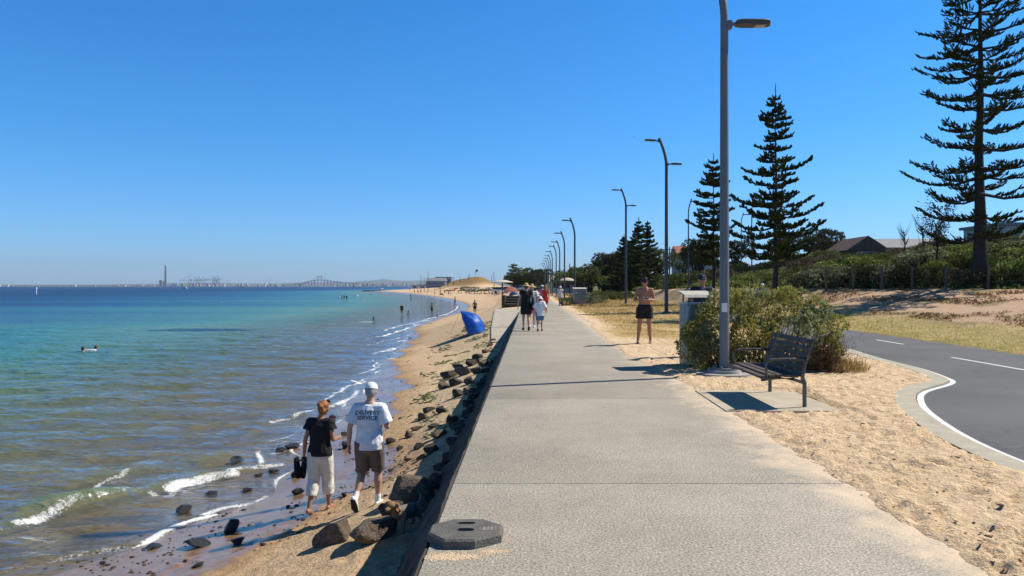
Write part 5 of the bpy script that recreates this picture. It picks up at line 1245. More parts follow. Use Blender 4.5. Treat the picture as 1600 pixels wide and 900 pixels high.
for px, D, s, l in ((916, 62, 1.0, 'rounded silvery bush beside the far grey bin'), (935, 66, 1.15, 'rounded silvery bush on the dry lawn right of the far bin'), (887, 60, .95, 'silvery bush directly behind the far grey bin'), (924, 64, .9, 'smaller rounded bush between the two silvery ones beside the far bin')):
    plant('silver', at(px, D).x, D, s, s*1.1, l)
# two thin bare little trees on the dune
def dead_tree(label, px, D, H, leafy):
    rr = random.Random(int(px)); x = at(px, D).x; t = thing('tree', label, 'tree', (x, D, gz(x, D))); mb = MB(); P = []
    mb.limb([(0, 0, 0), (.1, 0, H*.4), (.0, 0, H*.75)], [.07, .05, .025], n=6)
    for k in range(26):
        a = rr.uniform(0, 6.28); z0 = H*rr.uniform(.3, .75); L_ = H*rr.uniform(.15, .38); q = Vector((math.cos(a)*L_*.6, math.sin(a)*L_*.6, z0+L_)); mb.limb([(.05, 0, z0), (q.x*.5, q.y*.5, z0+L_*.35), q], [.025, .016, .006], n=4, cap='flat'); P.append(q[:])
    mb.build('trunk', m_bark, t)
    if leafy:
        P = np.repeat(np.array(P), 34, 0)+rng.normal(0, .16, (len(P)*34, 3)); P = P[P[:, 2] > H*.45]; V, Fq, T = leaves(P, np.tile([0, 0, .5], (len(P), 1)), np.full(len(P), .13), rng.random(len(P)), .5, 1, .8)
        link('crown', fast_mesh('crown', V, Fq, False, {'tint': T}), MAT_L['dark'], t)
dead_tree('thin leafy sapling with a dark tuft on the dune left of the tall right pine', 1462, 42, 3.6, True)
dead_tree('bare twiggy dead tree on the dune left of the leafy sapling', 1440, 48, 3.0, False)
dead_tree('bare dead tree near the right end of the pale house', 1412, 60, 2.9, False)
# fence on the dune
t = thing('dune_fence', 'wire fence with weathered timber posts in front of the dune shrubs', 'fence', (0, 0, 0)); wires = MB(); pv = None
for i, px in enumerate((1290, 1333, 1377, 1425, 1478, 1544, 1615, 1690)):
    yv = float(np.interp(px, [1240, 1400, 1500, 1600, 1700], [43.2, 39.5, 37.2, 35.4, 33.8])); x = (px-CX)/F_*yv; z = gz(x, yv)
    MB().limb([(x, yv, z-.2), (x+random.uniform(-.03, .03), yv, z+1.25)], [.065, .06], n=8, cap='flat').build('fence_post', m_wood, t, auto=40)
    if pv:
        for hh in (.35, .7, 1.0): wires.limb([(pv[0], pv[1], pv[2]+hh), (x, yv, z+hh)], [.006]*2, n=4)
    pv = (x, yv, z)
wires.build('wires', m_frame, t)
# ground cover: carpet of green on the dune, dry grass, verge
def carpet(name, n, xr_, yr_, dens, m, size, asp, upv, seed, per=3, spread=.5, zoff=0):
    global rng; rng = np.random.default_rng(seed)
    u = rng.random((n, 2)); yv = yr_[0]*(yr_[1]/yr_[0])**u[:, 1]; x = xr_[0]+(xr_[1]-xr_[0])*u[:, 0]; k = rng.random(n) < dens(x, yv); x, yv = x[k], yv[k]
    z = base_ground(x, yv)+zoff; P = np.stack([x, yv, z], -1); sz = size*(.6+.8*rng.random(len(x)))*np.clip(yv/22, 1, 3.0)
    V, Fq, T = leaves(P, np.tile(upv, (len(P), 1)), sz, rng.random(len(P)), asp, per, spread)
    tag(link(name, fast_mesh(name, V, Fq, False, {'tint': T}), m), kind='stuff')
m_grass = leaf_mat('dry_grass', (.30, .21, .08), (.62, .45, .19), (.78, .62, .32), .4); m_verge = leaf_mat('green_grass', (.28, .24, .07), (.60, .49, .19), (.76, .62, .30), .4)
carpet('dune_ground_cover', 110000, (15, 60), (30, 110), lambda x, y: np.clip(fbm(x*.3, y*.3, 12)*1.6, 0, 1)*(x < .62*y+6)*(x > 12.3+toe_w(y)), MAT_L['olive'], .085, .6, [0, 0, .6], 51, 3, .8)
lawn = lambda x, y: sm(19, 25, y+(x-6)*.4)*sm(.3, 1.3, x-edge_x(y))*(1-sm(12.0, 12.6, x))*(np.where((x > np.interp(y, RL[:, 1], RL[:, 0])-.4) & (x < 12.0) & (y < 47.3), 0, 1))
carpet('dry_grass', 90000, (2.6, 12.6), (17, 100), lambda x, y: lawn(x, y)*np.clip((fbm(x*.9, y*.9, 35)-.3)*2.6, .05, 1), m_grass, .042, .12, [0, 0, 1.], 52, 3, .35)
carpet('verge_grass', 52000, (11.45, 16), (9, 50), lambda x, y: np.where(x > np.interp(y, RR[:, 1], RR[:, 0])+.03, 1, 0)*(1-sm(.15, .36, (x-12)/toe_w(y)))*np.clip(fbm(x*1.3, y*1.3, 18)*1.5, 0, 1), m_verge, .042, .12, [0, 0, 1.], 53, 3, .35)
carpet('slope_plants', 30000, (12.6, 24), (14, 50), lambda x, y: np.clip((fbm(x*.9, y*.35, 41)-.52)*9, 0, 1)*((x-12)/toe_w(y) > .25)*((x-12)/toe_w(y) < 1), leaf_mat('red_succulent', (.16, .08, .04), (.32, .20, .09), (.40, .32, .13), .3), .06, .35, [0, 0, .6], 54, 3, .6)
carpet('shrub_edge_grass', 2600, (5.5, 6.15), (13.4, 16), lambda x, y: np.full(x.shape, .7), m_grass, .16, .05, [0.1, 0, 1.], 55, 3, .4)
# ================================================================== PEOPLE
SKIN = {'fair': mat('skin_fair', (.52, .30, .20), .55, .10, 6, .15, 60), 'tan': mat('skin_tan', (.36, .18, .105), .5, .12, 6, .15, 60), 'dark': mat('skin_dark', (.13, .065, .04), .5, .1, 6), 'red': mat('skin_sunned', (.36, .165, .10), .5, .15, 5, .2, 60)}
def cloth(name, c, var=.12, bump=1.6, sc=14): return mat(name, c, .9, var, sc, bump, 8)
CL = {k: cloth('cloth_'+k, c) for k, c in dict(black=(.012, .012, .014), white=(.78, .79, .80), cream=(.66, .64, .58), khaki=(.155, .11, .08), navy=(.02, .028, .055), blue=(.03, .10, .40), red=(.62, .035, .03), pink=(.62, .22, .24), grey=(.25, .26, .28), denim=(.10, .17, .30), straw=(.50, .36, .17), yellow=(.70, .55, .08), teal=(.04, .25, .28), orange=(.7, .25, .05)).items()}
HAIR = {'black': mat('hair_black', (.012, .010, .009), .7, .3, 30), 'brown': mat('hair_brown', (.06, .032, .018), .7, .4, 30, .8, 60), 'ginger': mat('hair_ginger', (.33, .12, .04), .65, .45, 25, .9, 50), 'grey': mat('hair_grey', (.3, .28, .26), .7, .3, 30), 'blonde': mat('hair_blonde', (.45, .30, .13), .65, .3, 30)}
J0 = dict(pel=(0, 0, .95), che=(0, 0, 1.28), nek=(0, -.01, 1.47), hed=(0, .02, 1.64), shL=(-.175, 0, 1.41), elL=(-.235, -.03, 1.13), wrL=(-.25, .05, .90), shR=(.175, 0, 1.41), elR=(.235, -.03, 1.13), wrR=(.25, .05, .90),
          hiL=(-.09, 0, .92), knL=(-.095, .02, .50), anL=(-.10, -.01, .09), hiR=(.09, 0, .92), knR=(.095, .02, .50), anR=(.10, -.01, .09), tyL=0.0, tyR=0.0, head_tilt=0.0, handL=None, handR=None)
def person(label, loc, yaw, H=1.72, pose=None, skin='fair', hair='brown', top=None, bottom=None, dress=None, shoes=None, hat=None, voxel=.02, fem=False, fingers=False, group=None, extras=None, hairstyle='short'):
    J = dict(J0); J.update(pose or {}); k_ = H/1.75
    J = {a: (Vector(b)*k_ if isinstance(b, tuple) else b) for a, b in J.items()}
    S = lambda v: v*k_
    t = thing('person', label, 'person', loc, yaw, group)
    wS = .90 if fem else 1.0; wH = 1.05 if fem else 1.0
    pel, che, nek, hed = J['pel'], J['che'], J['nek'], J['hed']
    def torso(mb, inf=0.0, z0=-.06, top_=True, flare=0.0, n=16):
        pts = [pel+Vector((0, 0, S(z0))), pel, pel.lerp(che, .45), che, che.lerp(nek, .55)]
        rr = [((.158*wH+inf+flare), (.105+inf+flare*.8)), (.165*wH+inf+flare*.6, .112+inf+flare*.5), ((.135 if fem else .148)+inf+flare*.2, .098+inf), (.165*wS+inf, .115+inf), (.158*wS+inf, .092+inf)]
        if top_: pts += [che.lerp(nek, .88)]; rr += [(.10*wS+inf*.6, .068+inf*.6)]
        mb.limb(pts, [(S(a), S(b_)) for a, b_ in rr], n=n, cap='flat' if inf else 'round')
        if not inf or top_:
            for s_ in ('L', 'R'): mb.limb([che.lerp(nek, .55), J['sh'+s_]], [S(.075+inf), S(.058+inf)], n=10)
    hips = {s_: (J['hi'+s_], J['kn'+s_], J['an'+s_]) for s_ in 'LR'}
    b = MB(); torso(b)
    b.limb([nek+Vector((0, 0, S(-.05))), nek.lerp(hed, .6)], [S(.062), S(.053)], n=12)
    T = Matrix.Rotation(J['head_tilt'], 3, 'X'); hp = lambda x, y, z: hed+T@Vector((S(x), S(y), S(z)))
    b.ell(hed, (S(.076), S(.096), S(.112)), 16, 12, M=T); b.ell(hp(0, .025, -.060), (S(.055), S(.065), S(.058)), 12, 8, M=T)
    b.limb([hp(0, .085, .020), hp(0, .112, -.022)], [S(.010), S(.016)], n=8); b.limb([hp(-.03, .082, -.055), hp(.03, .082, -.055)], [S(.012)]*2, n=6)
    b.limb([hp(-.045, .078, .03), hp(.045, .078, .03)], [S(.014)]*2, n=6)
    for x in (-.078, .078): b.ell(hp(x, -.005, -.01), (S(.014), S(.024), S(.033)), 8, 6, M=T)
    for s_, sx in (('L', -1), ('R', 1)):
        sh, el, wr = J['sh'+s_], J['el'+s_], J['wr'+s_]
        b.limb([sh, sh.lerp(el, .35), el], [S(.056 if not fem else .046), S(.050 if not fem else .042), S(.038 if not fem else .034)], n=12)
        b.limb([el, el.lerp(wr, .3), wr], [S(.038 if not fem else .034), S(.041 if not fem else .035), S(.026)], n=12)
        d = (wr-el).normalized() if J['hand'+s_] is None else J['hand'+s_].normalized()
        pal = Vector((sx, 0, 0)); pal = (pal-d*pal.dot(d)).normalized(); sdv = d.cross(pal).normalized()   # pal: back of the hand outwards; sdv: across
        b.limb([wr, wr+d*S(.045), wr+d*S(.085)], [(S(.024), S(.022)), (S(.036), S(.016)), (S(.038), S(.014))], n=10, side=tuple(sdv))
        if sdv.y < 0 and abs(d.z) > .5: sdv = -sdv
        if fingers:
            for q, (o_, ln) in enumerate(((-.030, .058), (-.010, .070), (.011, .076), (.031, .070))):
                p0 = wr+d*S(.075)+sdv*S(o_); p1 = p0+d*S(ln*.5)-pal*S(.006)+sdv*S(o_*.12); p2 = p1+d*S(ln*.4)-pal*S(.020); b.limb([p0, p1, p2], [S(.0095), S(.0088), S(.0078)], n=8)
            p0 = wr+d*S(.03)+sdv*S(.026); p1 = p0+d*S(.028)+sdv*S(.024)-pal*S(.006); b.limb([p0, p1, p1+d*S(.03)+sdv*S(.004)-pal*S(.008)], [S(.012), S(.0105), S(.009)], n=8)
        else: b.limb([wr+d*S(.08), wr+d*S(.15)-pal*S(.02)], [(S(.034), S(.013)), (S(.022), S(.010))], n=8, side=tuple(sdv))
        hi, kn, an = hips[s_]
        b.limb([hi, hi.lerp(kn, .35), kn], [S(.092*wH), S(.080*wH), S(.054)], n=14)
        b.limb([kn, kn.lerp(an, .32)+Vector((0, S(-.012), 0)), kn.lerp(an, .7), an], [S(.053), S(.058 if not fem else .052), S(.040), S(.034)], n=12)
        ty = J['ty'+s_]; Rf = Matrix.Rotation(ty, 3, 'X'); f = lambda x, y, z: an+Rf@Vector((S(x), S(y), S(z)))
        if not shoes: b.limb([f(0, -.04, -.045), f(0, .03, -.035), f(sx*.008, .11, -.058), f(sx*.005, .165, -.068)], [(S(.033), S(.036)), (S(.037), S(.044)), (S(.044), S(.026)), (S(.036), S(.016))], n=12)
    b.skin('body', SKIN[skin], t, voxel=voxel*k_, it=4 if voxel > .01 else 6)
    if voxel < .011 and not (hat and hat[0] == 'back'):
        for x in (-.030, .030): MB().ell(hp(x, .086, .008), (S(.010), S(.006), S(.0055)), 8, 6).build('eye', m_blk, t, smooth=True)
    if shoes:
        for s_, sx in (('L', -1), ('R', 1)):
            an = J['an'+s_]; Rf = Matrix.Rotation(J['ty'+s_], 3, 'X'); f = lambda x, y, z: an+Rf@Vector((S(x), S(y), S(z)))
            m1 = MB(); m1.limb([f(0, -.055, -.045), f(0, .03, -.040), f(sx*.008, .11, -.055), f(0, .18, -.062)], [(S(.040), S(.045)), (S(.045), S(.050)), (S(.050), S(.034)), (S(.038), S(.022))], n=14)
            sh_ = m1.skin('shoe', CL[shoes[0]], t, voxel=voxel*k_, it=2)
            m2 = MB(); m2.limb([f(0, -.07, -.078), f(0, .03, -.078), f(sx*.008, .11, -.080), f(0, .195, -.078)], [(S(.036), S(.014)), (S(.042), S(.014)), (S(.051), S(.014)), (S(.034), S(.012))], n=14); m2.build('sole', CL[shoes[1]], sh_, smooth=True)
            if len(shoes) > 2:
                u = (J['kn'+s_]-an).normalized(); MB().limb([an-u*S(.02), an+u*S(.03), an+u*S(.095)], [S(.042), S(.040), S(.043)], n=14, cap='flat').build('sock', CL[shoes[2]], t, auto=50)
    V3 = lambda v: v
    if top:
        col_, hem, slv, inf = top; mb = MB(); torso(mb, inf, hem, True, .012)
        for s_ in 'LR':
            sh, el, wr = J['sh'+s_], J['el'+s_], J['wr'+s_]; e = sh.lerp(el, slv) if slv <= 1 else el.lerp(wr, slv-1)
            if slv <= 1: mb.limb([che.lerp(nek, .5), sh, e], [S(.06+inf), S(.062+inf), S(.058+inf*1.5)], n=14, cap='flat')
            else: mb.limb([che.lerp(nek, .5), sh, el, e], [S(.06+inf), S(.062+inf), S(.048+inf), S(.042+inf)], n=14, cap='flat')
        o_top = mb.skin('shirt', CL[col_], t, voxel=voxel*k_*1.0, it=2 if voxel < .011 else 1); t['_top'] = o_top.name
    if bottom:
        col_, ln, inf, inf2 = bottom; mb = MB()
        mb.limb([pel+Vector((0, 0, S(-.09))), pel, pel+Vector((0, 0, S(.075)))], [(S(.15*wH+inf), S(.112+inf)), (S(.168*wH+inf), S(.118+inf)), (S(.150+inf*.7), S(.105+inf*.7))], n=18, cap='flat')
        for s_ in 'LR':
            hi, kn, an = hips[s_]
            if ln <= 1: mb.limb([hi+Vector((0, 0, S(.03))), hi.lerp(kn, .35), hi.lerp(kn, ln)], [S(.094*wH+inf), S(.090*wH+inf), S(.075+inf2)], n=16, cap='flat')
            else: mb.limb([hi+Vector((0, 0, S(.03))), hi.lerp(kn, .35), kn, kn.lerp(an, (ln-1)*.6), kn.lerp(an, ln-1)], [S(.096*wH+inf), S(.092*wH+inf), S(.066+inf2), S(.070+inf2), S(.058+inf2)], n=16, cap='flat')
        mb.ell(pel+Vector((0, 0, S(-.10))), (S(.13*wH+inf), S(.105+inf), S(.10)), 14, 8)
        mb.skin('shorts' if ln <= 1 else 'trousers', CL[col_], t, voxel=voxel*k_, it=2 if voxel < .011 else 1)
    if dress:
        col_, zh, inf, fl, slv = dress; mb = MB(); torso(mb, inf, -.06, True, 0)
        mb.limb([pel+Vector((0, 0, S(.10))), pel+Vector((0, 0, S(-.10))), pel+Vector((0, 0, S(zh)))], [(S(.15+inf), S(.11+inf)), (S(.18+inf), S(.13+inf)), (S(.19+fl), S(.15+fl))], n=20, cap='flat')
        if slv:
            for s_ in 'LR': sh, el = J['sh'+s_], J['el'+s_]; mb.limb([che.lerp(nek, .5), sh, sh.lerp(el, slv)], [S(.06+inf), S(.062+inf), S(.055+inf)], n=12, cap='flat')
        mb.skin('dress', CL[col_], t, voxel=voxel*k_, it=1)
    # hair and hats
    mb = MB()
    if hairstyle != 'none':
        mb.ell(hp(0, -.016, .022), (S(.086), S(.098), S(.105)), 16, 10, M=T); mb.ell(hp(0, -.05, -.02), (S(.074), S(.062), S(.085)), 12, 8, M=T)
        if hairstyle == 'bun':
            mb.ell(hp(0, -.125, .005), (S(.048), S(.044), S(.045)), 12, 8); mb.ell(hp(.02, -.10, -.05), (S(.04), S(.03), S(.05)), 10, 8); mb.ell(hp(-.03, -.09, .04), (S(.05), S(.04), S(.04)), 10, 8); mb.limb([hp(.05, -.08, .03), hp(.09, -.13, .05)], [S(.012), S(.004)], n=6); mb.limb([hp(-.02, -.14, -.02), hp(-.05, -.17, -.05)], [S(.012), S(.003)], n=6)
        if hairstyle == 'long': mb.limb([hp(0, -.06, 0), hp(0, -.095, -.12), hp(0, -.10, -.26)], [(S(.075), S(.05)), (S(.085), S(.04)), (S(.06), S(.025))], n=12)
        if hairstyle == 'beard': mb.limb([hp(-.05, .045, -.075), hp(0, .085, -.095), hp(.05, .045, -.075)], [S(.022)]*3, n=8)
        if hairstyle == 'beard' or hairstyle == 'curly':
            rr = random.Random(3)
            for k in range(26):
                a = rr.uniform(0, 6.28); e = rr.uniform(.1, 1.4); mb.ell(hp(.084*math.cos(a)*math.cos(e), -.02+.095*math.sin(a)*math.cos(e), .03+.098*math.sin(e)), (S(.02),)*3, 6, 5)
        # cut the cap of hair away from the face
        mbv = [Vector(v) for v in mb.v]; o_h = mb.skin('hair', HAIR[hair], t, voxel=min(voxel, .014)*k_, it=1)
        bm = bmesh.new(); bm.from_mesh(o_h.data); Ti = T.inverted()
        dead = [v for v in bm.verts if (lambda q: q.y > S(.048) and q.z < S(.060) and (hairstyle != 'beard' or q.z > S(-.055)))(Ti@(v.co-hed))]
        bmesh.ops.delete(bm, geom=dead, context='VERTS'); bm.to_mesh(o_h.data); bm.free()
    if hat:
        kind, colr = hat[0], CL[hat[1]]; M4 = Matrix.Translation(hed)@T.to_4x4()
        mb = MB(); n = 20; V = []; Fh = []
        top_ = 7
        for j in range(top_+1):
            e = math.pi/2*j/top_
            for k in range(n): a = 2*math.pi*k/n; V.append(M4@Vector((S(.093)*math.cos(a)*math.cos(e)**.8, S(-.008)+S(.108)*math.sin(a)*math.cos(e)**.8, S(.030)+S(.100)*math.sin(e))))
        for j in range(top_):
            for k in range(n): Fh.append((j*n+k, j*n+(k+1) % n, (j+1)*n+(k+1) % n, (j+1)*n+k))
        mb.add(V, Fh); o_c = mb.build('cap' if kind in ('cap', 'back') else 'hat', colr, t, smooth=True)
        mb = MB()
        if kind in ('cap', 'back'):
            V = []; m_ = 12
            for j in range(5):
                u = j/4.
                for k in range(m_+1):
                    a = math.pi*(.12+.76*k/m_); V.append(M4@Vector((S(.088)*math.cos(a), S(.085)*math.sin(a)+S(.085)*u*math.sin(a)**.6, S(.034)-S(.018)*u*u-S(.02)*abs(math.cos(a))*u)))
            mb.add(V, [tuple(map(int, f)) for f in grid_faces(5, m_+1)]); o_b = mb.build('visor', colr, o_c, smooth=True); sdm = o_b.modifiers.new('t', 'SOLIDIFY'); sdm.thickness = .004
        else:
            br = .19 if kind == 'wide' else .145; V = []
            for j in range(5):
                u = j/4.
                for k in range(n): a = 2*math.pi*k/n; q = .092+(br-.092)*u; V.append(M4@Vector((S(q)*math.cos(a), S(-.008)+S(q*1.04)*math.sin(a), S(.034)-S(.030 if kind == 'wide' else .045)*u*u+S(.010*math.sin(3*a))*u)))
            mb.add(V, [(j*n+k, j*n+(k+1) % n, (j+1)*n+(k+1) % n, (j+1)*n+k) for j in range(4) for k in range(n)]); o_b = mb.build('brim', colr, o_c, smooth=True); sdm = o_b.modifiers.new('t', 'SOLIDIFY'); sdm.thickness = .004
        t['_cap'] = o_c.name
    t['_hed'] = tuple(hed); 
    return t, J, k_
def clean(t):
    for k in ('_top', '_cap', '_hed'):
        if k in t: del t[k]

# ---- the couple walking away on the beach
def foot(px, py): return hit(px, py)
fm_ = foot(577, 793); fw = foot(500, 799)
print('couple', fm_, fw)
Hm = 1.04*(798-612)*fm_.y/F_; Hw = (803-630)*fw.y/F_
print('heights', Hm, Hw)
pm = dict(pel=(0, .0, .93), che=(0, .02, 1.27), nek=(0, .03, 1.47), hed=(.01, .07, 1.635), head_tilt=R(-14), shL=(-.172, .01, 1.395), elL=(-.265, -.05, 1.14), wrL=(-.285, -.02, .89), shR=(.172, .02, 1.395), elR=(.25, .03, 1.14), wrR=(.19, .26, 1.13), handR=(-.3, 1, 0),
          hiL=(-.09, -.01, .91), knL=(-.10, .03, .50), anL=(-.13, -.24, .19), tyL=R(-52), hiR=(.09, .01, .91), knR=(.10, .10, .50), anR=(.11, .06, .085), tyR=R(3))
t, J, k = person('man in white cap and white printed T-shirt walking away on the wet sand', fm_, R(-4), Hm, pm, 'fair', 'grey', ('white', -.10, .78, .030), ('khaki', .97, .026, .020), None, ('white', 'black', 'white'), ('back', 'white'), .0085, fingers=True)
# lettering on the back of the shirt, laid on the cloth
so = bpy.data.objects[t['_top']]; bv = BVHTree.FromPolygons([v.co.copy() for v in so.data.vertices], [list(p.vertices) for p in so.data.polygons])
m_ink = mat('green_black_ink', (.025, .06, .042), .8, .1, 40)
def letters(txt, cx, cz, hgt, width, par, bvh, m, name='lettering', arch=0.0, ydir=1, y0=-1.0, bold=.0):
    cu = bpy.data.curves.new('txt', 'FONT'); cu.body = txt; cu.align_x = 'CENTER'; cu.size = 1; cu.offset = bold; cu.resolution_u = 3
    o = bpy.data.objects.new('txt', cu); COL.objects.link(o); dg = bpy.context.evaluated_depsgraph_get(); dg.update()
    me = bpy.data.meshes.new_from_object(o.evaluated_get(dg)); bpy.data.objects.remove(o)
    bm = bmesh.new(); bm.from_mesh(me); bmesh.ops.triangulate(bm, faces=bm.faces); bmesh.ops.subdivide_edges(bm, edges=[e for e in bm.edges if e.calc_length() > .2], cuts=2)
    xs_ = [v.co.x for v in bm.verts]; sx = width/(max(xs_)-min(xs_)); sz = hgt/.7
    for v in bm.verts:
        x = v.co.x*sx*ydir+cx; z = cz+v.co.y*sz-arch*((x-cx)/(width/2))**2
        h, n, i, d = bvh.ray_cast(Vector((x, y0, z)), Vector((0, ydir, 0)))
        v.co = (h-Vector((0, ydir*.005, 0))) if h else Vector((x, 0, z))
    bm.to_mesh(me); bm.free(); me.name = name; return link(name, me, m, par)
letters('DELIVERY', .0, 1.335*k, .056*k, .34*k, so, bv, m_ink, arch=.012, bold=.015); letters('SERVICE', .0, 1.262*k, .056*k, .29*k, so, bv, m_ink, arch=.010, bold=.015)
clean(t)
pw = dict(pel=(0, 0, .94), che=(0, .02, 1.27), nek=(0, .03, 1.46), hed=(.03, .08, 1.62), head_tilt=R(-16), shL=(-.155, .01, 1.40), elL=(-.225, -.04, 1.13), wrL=(-.26, .00, .91), shR=(.155, .02, 1.40), elR=(.22, .0, 1.14), wrR=(.22, .24, 1.13), handR=(-.2, 1, .1),
          hiL=(-.085, -.01, .92), knL=(-.09, -.02, .51), anL=(-.09, -.20, .10), tyL=R(-22), hiR=(.085, .01, .92), knR=(.085, .11, .50), anR=(.10, .12, .085), tyR=R(0))
t, J, k = person('barefoot woman in black T-shirt and rolled pale trousers carrying her shoes', fw, R(-8), Hw, pw, 'tan', 'ginger', ('black', -.05, .42, .028), ('cream', 1.58, .018, .026), None, None, None, .0085, fem=True, fingers=True, hairstyle='bun')
# sunglasses pushed up on the hair and a pair of shoes in the left hand
hd = J['hed']; gb = MB(); 
for x in (-.034, .034): gb.ell(hd+Vector((x, .075, .085)), (.030, .012, .022), 10, 6)
for x in (-.085, .085): gb.limb([hd+Vector((x*.8, .07, .088)), hd+Vector((x, .0, .070)), hd+Vector((x*.9, -.06, .045))], [.004]*3, n=6)
o = gb.build('sunglasses', m_blk, t, smooth=True); clean(t)
wl = J['wrL']; cs, sn = math.cos(R(-8)), math.sin(R(-8)); hw = Vector((fw.x+(wl.x-.03)*cs-(wl.y)*sn, fw.y+(wl.x-.03)*sn+wl.y*cs, fw.z+wl.z-.16))
for i, (dx, rz_, tl, l) in enumerate(((-.06, .5, 62, 'black sandal held on the outer side of the woman\'s left hand'), (.02, -.2, 80, 'black sandal held on the inner side of the woman\'s left hand'))):
    s_ = thing('sandal', l, 'sandal', hw+Vector((dx, -.02, 0)), 0); s_.rotation_euler = (R(tl), 0, rz_)
    m1 = MB(); m1.limb([(0, -.16, -.02), (0, -.05, -.02), (0, .05, -.025), (0, .10, -.02)], [(.040, .022), (.048, .02), (.040, .02), (.034, .018)], n=12); m1.build('sole', CL['black'], s_, smooth=True)
    m1 = MB(); m1.limb([(-.045, -.09, 0), (-.02, -.08, .05), (.02, -.08, .05), (.045, -.09, 0)], [(.03, .01)]*4, n=8); m1.limb([(-.038, .06, 0), (0, .11, .05), (.038, .06, 0)], [.010]*3, n=8); m1.build('strap', CL['black'], s_, smooth=True)

# ---- small dog in the shade of the wall
pd = Vector((-1.33, 8.0, gz(-1.33, 8.0))); print('dog', pd)
t = thing('dog', 'small shaggy tan and grey dog standing in the shade by the boulders', 'dog', pd, R(150))
b = MB(); sc_ = .40/.40
b.limb([(0, -.19, .255), (0, -.05, .255), (0, .12, .265), (0, .19, .285)], [(.075, .085), (.080, .092), (.085, .105), (.065, .08)], n=14)
b.limb([(0, .17, .30), (0, .25, .385)], [.060, .052], n=12); b.ell((0, .285, .415), (.062, .070, .060), 12, 8); b.limb([(0, .32, .400), (0, .385, .382)], [.038, .026], n=10)
for x in (-.055, .055):
    b.limb([(x, .15, .25), (x, .145, .14), (x, .15, .085), (x, .155, .02)], [.042, .027, .021, .021], n=10); b.limb([(x, .155, .018), (x, .185, .014)], [.023, .018], n=8)
    b.limb([(x, -.17, .25), (x, -.135, .175), (x, -.205, .10), (x, -.195, .02)], [.055, .038, .022, .021], n=10); b.limb([(x, -.195, .018), (x, -.165, .014)], [.023, .018], n=8)
b.limb([(0, -.24, .29), (0, -.29, .36), (0, -.27, .43)], [.028, .026, .014], n=8)
rr = random.Random(8)
for k in range(170):
    a = rr.uniform(0, 6.28); y = rr.uniform(-.22, .30); zc = .255+max(0, (y-.12))*.8; q = .085 if y < .2 else .055
    p0 = Vector((q*math.cos(a), y, zc+q*math.sin(a))); d = Vector((math.cos(a)*.4, -.5, math.sin(a)*.4-.6)).normalized(); b.limb([p0, p0+d*.045], [.016, .004], n=5)
for x in (-.05, .05): b.limb([(x, .265, .455), (x*1.5, .275, .44), (x*1.7, .29, .395)], [.018, .022, .008], n=8)
t.scale = (1.0, .86, .76); bo = b.skin('body', None, t, voxel=.0095, it=1); me = bo.data; cc = np.array([v.co[:] for v in me.vertices])
tanw = np.clip(sm(.16, .26, cc[:, 1])+sm(.12, .03, cc[:, 2]) if False else sm(.14, .25, cc[:, 1])+(cc[:, 2] < .15)*.6, 0, 1)
at_ = me.attributes.new('tint', 'FLOAT', 'POINT'); at_.data.foreach_set('value', tanw.astype(np.float32))
m, nt_, bb = new_mat('dog_fur'); a_ = nd(nt_, 'ShaderNodeAttribute', attribute_name='tint'); c_ = ramp(nt_, [(0, (.17, .15, .135)), (1, (.30, .17, .08))]); nt_.links.new(a_.outputs['Fac'], c_.inputs[0]); nt_.links.new(c_.outputs[0], bb.inputs['Base Color']); bb.inputs['Roughness'].default_value = .95; me.materials.append(m)
MB().ell((0, .408, .388), (.014, .010, .011), 8, 6).build('nose', m_blk, t, smooth=True)
for x in (-.026, .026): MB().ell((x, .343, .428), (.008, .006, .008), 8, 6).build('eye', m_blk, t, smooth=True)

# ---- the promenade
pj = dict(head_tilt=R(-50), hed=(0, .085, 1.60), nek=(0, .02, 1.46), shL=(-.175, 0, 1.40), shR=(.175, 0, 1.40), elL=(-.25, .03, 1.13), wrL=(-.055, .27, 1.16), elR=(.25, .03, 1.13), wrR=(.06, .26, 1.18), handL=(1, .35, .1), handR=(-1, .35, .1),
          hiL=(-.10, 0, .92), knL=(-.12, .02, .50), anL=(-.15, -.03, .085), hiR=(.10, 0, .92), knR=(.13, .05, .50), anR=(.17, .02, .085))
p = Vector(((1007-CX)/F_*20.3, 20.3, .005))
t, J, k = person('bare chested man in black shorts looking down at his phone', p, R(172), 1.86, pj, 'red', 'black', None, ('black', .62, .020, .040), None, None, None, .0085, fingers=True, hairstyle='beard'); clean(t)
# muscles are in the body; the phone rests in his hands
ph_ = thing('phone', 'white phone in the hands of the bare chested man', 'phone', (p.x, p.y-.33, 1.26), R(172)); ph_.rotation_euler = (R(-40), 0, R(172))
MB().box((-.075, -.038, -.005), (.075, .038, .005), bev=.004).build('case', CL['white'], ph_, auto=40); MB().box((-.068, -.033, .0055), (.068, .033, .0065)).build('screen', m_glass, ph_)
q = Vector((3.86, 16.6, .01))
t, J, k = person('man in dark cap and sunglasses standing behind the steel bin', q, R(180), 1.85, dict(elL=(-.27, .05, 1.15), wrL=(-.2, .26, 1.0), elR=(.27, .05, 1.15), wrR=(.2, .26, 1.0)), 'tan', 'brown', ('navy', -.05, .6, .03), ('khaki', .95, .03, .03), None, ('white', 'white'), ('cap', 'navy'), .0095)
hd = J['hed']; gb = MB()
for x in (-.032, .032): gb.ell(hd+Vector((x, .092, .010))*1, (.028, .010, .018), 10, 6)
for x in (-.08, .08): gb.limb([hd+Vector((x*.8, .088, .014)), hd+Vector((x, .0, .014))], [.004]*2, n=6)
gb.build('sunglasses', m_blk, t, smooth=True)
co = bpy.data.objects[t['_cap']]; mb = MB()
